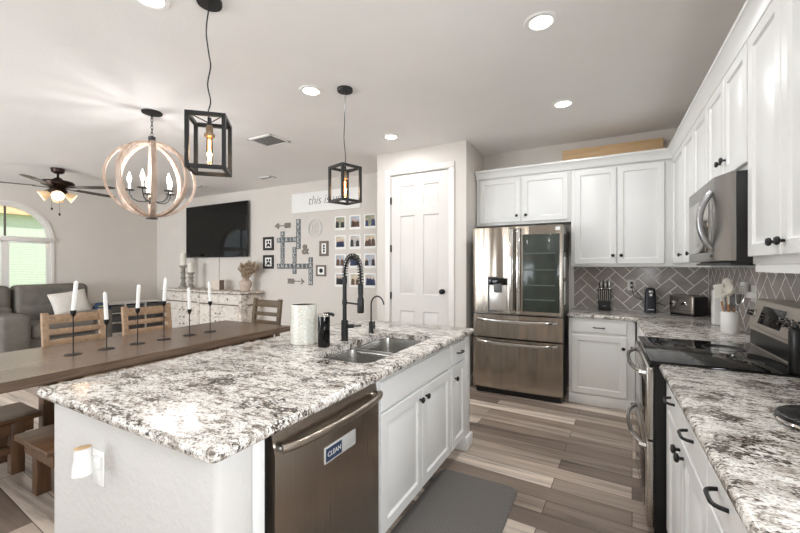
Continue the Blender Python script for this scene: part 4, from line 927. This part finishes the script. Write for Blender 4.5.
for i, (y, zc, zb) in enumerate(((1.255, 1.305, 1.075), (1.460, 1.215, .985), (1.678, 1.262, 1.05), (1.887, 1.312, 1.09), (2.115, 1.215, .997), (2.32, 1.264, 1.053))):
    x = -3.34; ht = zb-TZ
    o = thing('candle_holder', f'slim black iron candle holder, {ords[i]} in the row from the sofa end', 'candle holder', (x, y, TZ), 'black candle holders on the table')
    MB().lathe([(.052, .001), (.052, .004), (.006, .006)], (x, y, TZ), n=28).build('foot', BLACK, o)
    MB().cyl((x, y, TZ+.004), (x, y, zb-.025), .004, n=10).build('stem', BLACK, o)
    MB().lathe([(.004, -.035), (.011, -.025), (.017, -.008), (.018, .012), (.016, .012), (.0155, -.002), (.002, -.003)], (x, y, zb), n=18).build('cup', BLACK, o)
    lean = (.016, -.010, .008, .012, -.008, -.010)[i]
    o = thing('taper_candle', f'white taper candle, {ords[i]} in the table row from the sofa end', 'candle', (x, y, zb), 'white taper candles on the table')
    tp = Vector((x+lean*.47, y+lean*.88, zc-.018)); b0 = Vector((x, y, zb)); MB().cyl(b0, tp, .0135, .0125, 18).cyl(tp, tp+(tp-b0).normalized()*.008, .0125, .005, 18).build('wax', WAX, o)
    MB().cyl(tp, tp+(tp-b0).normalized()*.018, .0014, n=6).build('wick', WAX, o)

# ============================================================ LIVING ROOM
o = thing('sofa', 'charcoal leather reclining sofa under the arched window', 'sofa', (-8.4, 1.9, 0))
SY0, SY1 = .15, 3.60
MB().box(-8.93, -7.72, SY0, 3.42, .04, .32, .03, 3).build('base', LEATH, o)
MB().box(-8.95, -8.70, SY0, 3.40, .3, 1.02, .06, 4).build('back_frame', LEATH, o)
for a, b in ((.20, 1.30), (1.32, 2.38), (2.41, 3.42)):
    MB().box(-8.80, -8.45, a, b, .62, 1.09, .09, 5).build('headrest_cushion', LEATH, o); MB().box(-8.75, -8.40, a, b, .42, .75, .07, 5).build('lumbar_cushion', LEATH, o)
for a, b in ((.35, 1.22), (1.24, 2.01), (2.37, 3.195)): MB().box(-8.50, -7.66, a, b, .28, .50, .06, 4).build('seat_cushion', LEATH, o)
MB().box(-8.45, -7.62, 2.02, 2.36, .05, .67, .06, 4).build('console', LEATH, o)
for a, b in ((.05, .34), (3.20, 3.47)): MB().box(-8.40, -7.68, a, b, .05, .64, .07, 4).build('armrest', LEATH, o)
# pillow
mb = MB(); n = 14; M = Matrix.Translation((-8.06, 2.99, .775)) @ Matrix.Rotation(R(8), 4, 'X') @ Matrix.Rotation(R(-24), 4, 'Y'); g = {}
for sgn in (-1, 1):
    for i in range(n+1):
        for j in range(n+1):
            u, v = -1+2*i/n, -1+2*j/n; th = .075*((1-u**4)*(1-v**4))**.6
            if (i in (0, n) or j in (0, n)) and sgn == 1 and (-1, i, j) in g: g[(1, i, j)] = g[(-1, i, j)]; continue
            pin = 1-.06*(1-abs(u))*abs(v)**2-.0; pin2 = 1-.06*(1-abs(v))*abs(u)**2
            g[(sgn, i, j)] = mb.bm.verts.new(M @ Vector((sgn*th, u*.26*pin2, v*.215*pin)))
    for i in range(n):
        for j in range(n): mb.bm.faces.new((g[(sgn, i, j)], g[(sgn, i+1, j)], g[(sgn, i+1, j+1)], g[(sgn, i, j+1)]))
solo(mb, 'throw_pillow', LINEN, 'pale cream throw pillow leaning on the charcoal sofa', 'pillow', None, 80)
o = thing('folded_throw', 'navy and lime folded cloth lying on the sofa armrest', 'throw', (-7.95, 3.36, .642))
MB().box(-8.02, -7.72, 3.29, 3.46, .642, .700, .025, 3).box(-7.98, -7.78, 3.30, 3.44, .69, .755, .025, 3).build('cloth', NAVY, o); MB().box(-7.86, -7.73, 3.30, 3.40, .65, .71, .02, 3).build('lime_patch', LIME, o)
# white cube shelf with bins
o = thing('cube_shelf', 'low white cube shelf with dark bins between sofa and sideboard', 'shelf', (-8.8, 4.3, 0))
sy0, sy1, sx0, sx1, sz = 3.72, 4.92, -9.03, -8.66, .66; mb = MB()
mb.box(sx0, sx1, sy0, sy1, sz-.03, sz); mb.box(sx0, sx1, sy0, sy1, .0, .06); mb.box(sx0, sx0+.012, sy0, sy1, .06, sz-.03)
for k in range(4): y = sy0+(sy1-sy0-.03)*k/3; mb.box(sx0, sx1, y, y+.03, .06, sz-.03)
for z in (.25, .44): mb.box(sx0, sx1, sy0+.03, sy1-.03, z, z+.02)
mb.build('carcass', TRIM, o)
for k in range(3):
    for r_, (z0, z1) in enumerate(((.062, .22), (.272, .41), (.462, .60))):
        y0 = sy0+.03+(sy1-sy0-.03)*k/3; cn = ['next to the sofa', 'in the middle column', 'next to the sideboard'][k]
        solo(MB().box(sx0+.04, sx1-.01, y0+.02, y0+(sy1-sy0)/3-.055, z0, z1, .01), 'storage_bin', GREYF, f'dark grey bin on the {["bottom", "middle", "top"][r_]} shelf level, {cn}', 'bin', 'bins in the white shelf')
# sideboard (breakfront)
o = thing('sideboard', 'distressed white breakfront sideboard under the television', 'sideboard', (-6.8, 4.72, 0))
SBX = [-8.02, -6.80, -5.62]; yf, yc, yk = 4.56, 4.49, 4.965
mb = MB(); mb.box(SBX[0], SBX[1], yf, yk, .08, .90, .006); mb.box(SBX[1], SBX[2], yc, yk, .08, .90, .006); mb.build('carcass', DIST, o)
out = [(SBX[0]-.07, yk), (SBX[0]-.07, yf-.06), (SBX[1]-.05, yf-.06), (SBX[1]-.05, yc-.06), (SBX[2]+.05, yc-.06), (SBX[2]+.07, yc+.02), (SBX[2]+.07, yk)]
mb = MB(); mb.prism([(x, y, .915) for x, y in out], (0, 0, .035)); mb.build('top', WORN, o)
EDGE = pm('worn_edge', (118, 102, 90), .75, var=.25, scale=30)
mb = MB(); mb.prism([(x*1.0+(.02 if x < -6.5 else -.02), y+.02 if y < 4.9 else y, .90) for x, y in out], (0, 0, .014)); mb.build('top_moulding', EDGE, o)
for x in SBX: MB().box(x-.03, x+.03, (yc if x in SBX[1:] else yf)-.014, yf+.05, .08, .90, .006).build('pilaster', WORN, o)
mb = MB(); mb.box(SBX[0]+.03, SBX[1]-.03, yf-.016, yf, .695, .715, .004); mb.box(SBX[1]+.03, SBX[2]-.03, yc-.016, yc, .695, .715, .004); mb.box(SBX[2], SBX[2]+.016, yc+.03, yk, .695, .715, .004); mb.build('waist_moulding', EDGE, o)
MB().rings((SBX[2], yc+.06, .13), YP, ZP, XP, yk-yc-.12, .54, [(0, 0), (0, .012), (.006, .016), (.05, .016), (.056, .008)]).build('side_panel', DIST, o)
mb = MB()
for a, b, y in ((SBX[0], SBX[1], yf), (SBX[1], SBX[2], yc)): mb.box(a-.02, b+.02, y-.03, yk, 0, .09, .006)
mb.build('plinth', DIST, o)
for a, b, y, nd_, ndr in ((SBX[0], SBX[1], yf, 2, 2), (SBX[1], SBX[2], yc, 2, 2)):
    for nn, z0, z1, nm in ((ndr, .73, .88, 'drawer'), (nd_, .11, .675, 'door')):
        for k in range(nn):
            wd = (b-a-.10)/nn; x0 = a+.05+wd*k; mb = MB(); mb.rings((x0+.012, y, z0), XP, ZP, YN, wd-.024, z1-z0, [(0, 0), (0, .012), (.006, .018), (.04, .018), (.045, .010), (.055, .010)] if nm == 'door' else [(0, 0), (0, .012), (.008, .016), (.03, .016), (.034, .011)]); d_ = mb.build(nm, DIST, o, 25)
            mb2 = MB(); ww = wd-.024
            hs = [(x0+.012+ww/2, (z0+z1)/2)] if nm == 'drawer' else [(x0+.012+(ww-.05 if k == 0 and nn == 2 else .05), z) for z in (.54, .40, .26)]
            for hx, hz in hs: MB().lathe([(.004, 0), (.007, .008), (.016, .014), (.015, .022), (.003, .026)], (hx, y-.010, hz), YN, 12).build('knob', EDGE, d_)
# pillar candlesticks, box, vase
def cstick(x, y, h, lb1, lb2, zc):
    prof = [(.085, 0), (.085, .04), (.06, .05), (.05, .08), (.062, .10), (.04, .12), (.035, .18), (.055, .20), (.055, .22), (.035, .24), (.04, .30), (.058, .32), (.038, .34), (.035, .40)]
    k_ = h/.46; p = [(r, z*k_) for r, z in prof]+[(.07, h-.02), (.075, h), (.01, h)]
    solo(MB().lathe(p, (x, y, .951), n=24), 'pillar_candlestick', STONE, lb1, 'candlestick', 'grey candlesticks on the sideboard')
    solo(MB().lathe([(.058, 0), (.060, .004), (.060, zc-.006), (.054, zc), (.01, zc-.004)], (x, y, .952+h), n=24), 'pillar_candle', IVORY, lb2, 'candle', 'ivory candles on the sideboard')
cstick(-7.57, 4.66, .47, 'taller carved grey candlestick on the sideboard', 'ivory pillar candle on the taller carved candlestick', .25)
cstick(-7.30, 4.65, .33, 'shorter carved grey candlestick on the sideboard', 'ivory pillar candle on the shorter carved candlestick', .19)
o = thing('keepsake_box', 'small pale square block leaning on the sideboard below the television', 'box', (-6.54, 4.7, .951))
MB().box(-6.66, -6.44, 4.66, 4.76, .952, 1.14, .006).build('box', pm('pale_block', (214, 202, 190), .8, var=.05), o); MB().box(-6.44, -6.425, 4.66, 4.76, .952, 1.14, .002).build('side', EDGE, o)
VX, VY = -5.80, 4.74
solo(MB().lathe([(.06, 0), (.065, .01), (.10, .08), (.115, .13), (.10, .18), (.062, .205), (.07, .22), (.062, .22), (.05, .20), (.01, .02)], (VX, VY, .951), n=28), 'clay_vase', CLAY, 'pale pink clay vase on the sideboard', 'vase')
o = thing('pampas_grass', 'bunch of dried tan pampas in the clay vase', 'dried plant', (VX, VY, 1.0)); random.seed(11); mb = MB(); st = MB()
for i in range(70):
    a = random.uniform(0, 2*math.pi); sp = random.uniform(.02, 1)**.6; tip = Vector((VX+.10+math.cos(a)*.25*sp, VY+math.sin(a)*.18*sp, 1.50-.12*sp+random.uniform(-.08, .04)))
    b0 = Vector((VX+random.uniform(-.03, .03), VY+random.uniform(-.03, .03), 1.10)); m_ = b0.lerp(tip, .5)+Vector((0, 0, .05))
    st.tube([Vector((b0.x*.3+VX*.7, b0.y*.3+VY*.7, .985)), b0, m_], .003, 4)
    for q in range(22):
        t = .3+.7*q/21; p = b0.lerp(m_, min(1, t*2)) if t < .5 else m_.lerp(tip, t*2-1)
        for s in range(3):
            dd_ = Vector((random.uniform(-1, 1), random.uniform(-1, 1), random.uniform(-.1, 1))).normalized()*.042; sd = dd_.orthogonal().normalized()*.006
            v = [mb.bm.verts.new(x_) for x_ in (p-sd, p+sd, p+dd_)]; mb.bm.faces.new(v)
st.build('stems', PAMPAS, o); mb.build('plumes', PAMPAS, o)
# television
o = thing('television', 'large black wall-mounted television reflecting the arched window', 'television', (-6.89, YT-.05, 1.58))
MB().box(-7.835, -5.94, 4.885, 4.925, 1.585, 2.655, .006).build('case', BLACKP, o)
MB().box(-7.820, -5.955, 4.8825, 4.886, 1.605, 2.642).build('screen', SCREEN, o)
MB().box(-7.2, -6.6, 4.925, YT-.001, 1.9, 2.3).build('wall_mount', BLACKP, o)
MB().box(-7.80, -7.68, 4.877, 4.8825, 1.60, 1.66).build('sensor', BLACKP, o)
solo(MB().box(-6.875, -6.845, 4.958, 4.9695, .97, 1.59, .003), 'cord_cover', pm('cover_grey', (196, 188, 180), .6), 'pale cord cover running down the wall under the television', 'cord cover')

# ============================================================ WALL DECOR
YD = YT-.001
o = thing('wall_sign', 'long white board sign with dark script lettering', 'sign', (-4.13, YT, 2.35))
MB().box(-4.86, -3.40, YD-.025, YD, 2.335, 2.675, .004).build('board', PAPER, o)
text_part('this is us', .215, (-4.13, YD-.027, 2.525), XP, ZP, 'lettering', INK, o, .002, .25, squash=.92)
# letter tiles: crossing words
def tile(ch, x, z, lb, w_=.112):
    o = thing('letter_tile', lb, 'letter tile', (x, YD, z-w_/2), 'grey letter tiles in crossing words')
    MB().box(x-w_*.47, x+w_*.47, YD-.012, YD-.0002, z-w_*.47, z+w_*.47, .003).build('tile', TILEG, o)
    text_part(ch, w_*.92, (x, YD-.013, z), XP, ZP, 'letter', LETTER, o, .001)
num = ['first', 'second', 'third', 'fourth', 'fifth', 'sixth', 'seventh', 'eighth', 'ninth']
def down(word, x, z0, z1, desc, skip=()):
    st = (z0-z1)/len(word)
    for i, ch in enumerate(word):
        if i not in skip: tile(ch, x, z0-st*(i+.5), f'grey tile lettered {ch}, {num[i]} from the top of {desc}', min(st, .118))
def across(word, z, x0, x1, desc, skip=()):
    st = (x1-x0)/len(word)
    for i, ch in enumerate(word):
        if i not in skip: tile(ch, x0+st*(i+.5), z, f'grey tile lettered {ch}, {num[i]} letter of {desc}', min(st, .112))
down('RYLEE', -4.72, 2.235, 1.705, 'the highest upright word')
down('ALLISON', -5.10, 2.035, 1.355, 'the seven-letter upright word')
across('BLAINE', 1.877, -5.24, -4.665, 'the shorter level word', (1, 5))
across('ANASTASIA', 1.405, -5.24, -4.385, 'the longer level word', (1, 4, 8))
down('SCOTT', -4.81, 1.745, 1.265, 'the middle upright word')
down('JAXON', -4.437, 1.562, 1.075, 'the lowest upright word')
# arrows, ampersand, oval
o = thing('arrow_ornament', 'rustic grey arrow pointing toward the television', 'wall ornament', (-5.09, YD, 2.13))
mb = MB(); z = 2.135
mb.box(-5.22, -4.89, YD-.010, YD, z-.009, z+.009); mb.prism([(-5.30, YD-.012, z), (-5.20, YD-.012, z+.055), (-5.17, YD-.012, z), (-5.20, YD-.012, z-.055)], (0, .012, 0))
for k in range(3): mb.prism([(-5.04+k*.05, YD-.012, z+.045), (-5.0+k*.05, YD-.012, z+.045), (-5.02+k*.05, YD-.012, z), (-5.0+k*.05, YD-.012, z-.045), (-5.04+k*.05, YD-.012, z-.045), (-5.06+k*.05, YD-.012, z)], (0, .012, 0))
mb.build('arrow', RUSTIC, o)
o = thing('arrow_ornament', 'rustic grey arrow pointing toward the pantry, below the tiles', 'wall ornament', (-4.79, YD, 1.14))
mb = MB(); z = 1.14
mb.box(-4.97, -4.66, YD-.010, YD, z-.009, z+.009); mb.prism([(-4.585, YD-.012, z), (-4.66, YD-.012, z+.055), (-4.635, YD-.012, z), (-4.66, YD-.012, z-.055)], (0, .012, 0))
for k in range(3): mb.prism([(-4.98+k*.055, YD-.012, z+.045), (-4.94+k*.055, YD-.012, z+.045), (-4.92+k*.055, YD-.012, z), (-4.94+k*.055, YD-.012, z-.045), (-4.98+k*.055, YD-.012, z-.045), (-4.96+k*.055, YD-.012, z)], (0, .012, 0))
mb.build('arrow', RUSTIC, o)
o = thing('ampersand_ornament', 'rustic wooden ampersand between letter tiles and small frames', 'wall ornament', (-4.56, YD, 1.6))
text_part('&', .235, (-4.56, YD-.008, 1.69), XP, ZP, 'ampersand', RUSTIC, o, .014)
o = thing('oval_monogram', 'white oval wire monogram on the wall under the sign', 'wall ornament', (-4.34, YD, 1.9))
mb = MB(); ox, oz = -4.34, 2.055
for rx, rz, rr in ((.145, .150, .010), (.125, .130, .004)): mb.tube([(ox+rx*math.cos(2*math.pi*i/40), YD-.010, oz+rz*math.sin(2*math.pi*i/40)) for i in range(40)], rr, 6, True)
mb.build('ring', LETTER, o)
mb = MB()
for k in (-1, 1): mb.tube([(ox+k*.035+.028*math.cos(2*math.pi*i/24)*(1 if k > 0 else .9), YD-.010, oz+.085*math.sin(2*math.pi*i/24)) for i in range(24)], .006, 6, True)
mb.build('monogram', LETTER, o)
def frame(lb, x0, x1, z0, z1, fm, wid, arts):
    o = thing('picture_frame', lb, 'picture frame', ((x0+x1)/2, YD, z0), 'small frames on the dining wall'); mb = MB()
    for a in ((x0, x1, z0, z0+wid), (x0, x1, z1-wid, z1), (x0, x0+wid, z0+wid, z1-wid), (x1-wid, x1, z0+wid, z1-wid)): mb.box(a[0], a[1], YD-.022, YD, a[2], a[3], .003)
    mb.build('frame', fm, o); MB().box(x0+wid, x1-wid, YD-.010, YD, z0+wid, z1-wid).build('mat_board', PAPER, o)
    mb = MB(); cx, cz, w_, h_ = (x0+x1)/2, (z0+z1)/2, x1-x0-2*wid, z1-z0-2*wid
    for ax, az, rx, rz in arts:
        mb.prism([(cx+ax*w_+rx*w_*math.cos(2*math.pi*i/16), YD-.012, cz+az*h_+rz*h_*math.sin(2*math.pi*i/16)) for i in range(16)], (0, .002, 0))
    mb.build('picture', INK, o)
PAWS = [(-.18, .2, .13, .17), (.18, .2, .13, .17), (0, -.15, .26, .16), (-.22, -.32, .1, .1), (.22, -.32, .1, .1)]
frame('small black frame with ink print, upper of the stacked pair', -5.585, -5.32, 1.70, 1.945, FRAMEB, .045, PAWS)
frame('small black frame with ink print, lower of the stacked pair', -5.585, -5.32, 1.36, 1.61, FRAMEB, .045, PAWS)
frame('narrow grey upright frame beside the ampersand', -4.235, -4.05, 1.575, 1.83, FRAMEG, .04, [(0, .25, .18, .13), (0, 0, .2, .1), (0, -.25, .18, .13)])
frame('grey frame with white mat around a dark picture', -4.31, -4.10, 1.235, 1.425, FRAMEG, .03, [(0, 0, .26, .3)])
# photo prints
random.seed(21)
BGS = [pm('print_%s' % n_, c_, .5, var=.3, scale=14) for n_, c_ in (('sand', (198, 188, 166)), ('green', (146, 150, 128)), ('grey', (186, 184, 182)), ('blue', (168, 174, 184)))]
FIG = [pm('figure_%s' % n_, c_, .6, var=.2, scale=30) for n_, c_ in (('dark', (46, 42, 42)), ('navy', (48, 60, 92)), ('brown', (92, 66, 50)))]
SKIN = pm('print_skin', (206, 164, 138), .6, var=.05)
for r_, z in enumerate((2.11, 1.795, 1.488, 1.18)):
    for k, x in enumerate((-3.805, -3.51, -3.225)):
        rn = ['top row', 'second row', 'third row', 'bottom row'][r_]; cn = ['column beside the frames', 'middle column', 'column beside the pantry'][k]
        o = thing('photo_print', f'white-bordered square photo of people, {rn}, {cn}', 'photo', (x, YD, z-.11), 'photo prints in a grid on the wall')
        MB().box(x-.11, x+.11, YD-.006, YD, z-.115, z+.115, .001).build('card', PAPER, o)
        p = MB().box(x-.086, x+.086, YD-.0075, YD-.006, z-.075, z+.095).build('print', BGS[(r_*3+k*2+1) % 4], o)
        mb = MB(); hd = MB(); nf = 2 + (r_+k) % 2
        for q in range(nf):
            fx = x-.05+.1*q/(nf-1)+random.uniform(-.012, .012); ht = random.uniform(.105, .14); ww = random.uniform(.028, .040)
            mb.prism([(fx-ww, YD-.009, z-.075), (fx+ww, YD-.009, z-.075), (fx+ww*.8, YD-.009, z-.075+ht*.7), (fx+ww*.3, YD-.009, z-.075+ht*.85), (fx-ww*.3, YD-.009, z-.075+ht*.85), (fx-ww*.8, YD-.009, z-.075+ht*.7)], (0, .0015, 0))
            hd.prism([(fx+.014*math.cos(2*math.pi*i/12), YD-.009, z-.075+ht*.97+.018*math.sin(2*math.pi*i/12)) for i in range(12)], (0, .0015, 0))
        mb.build('figures', FIG[(r_+2*k) % 3], p); hd.build('faces', SKIN, p)
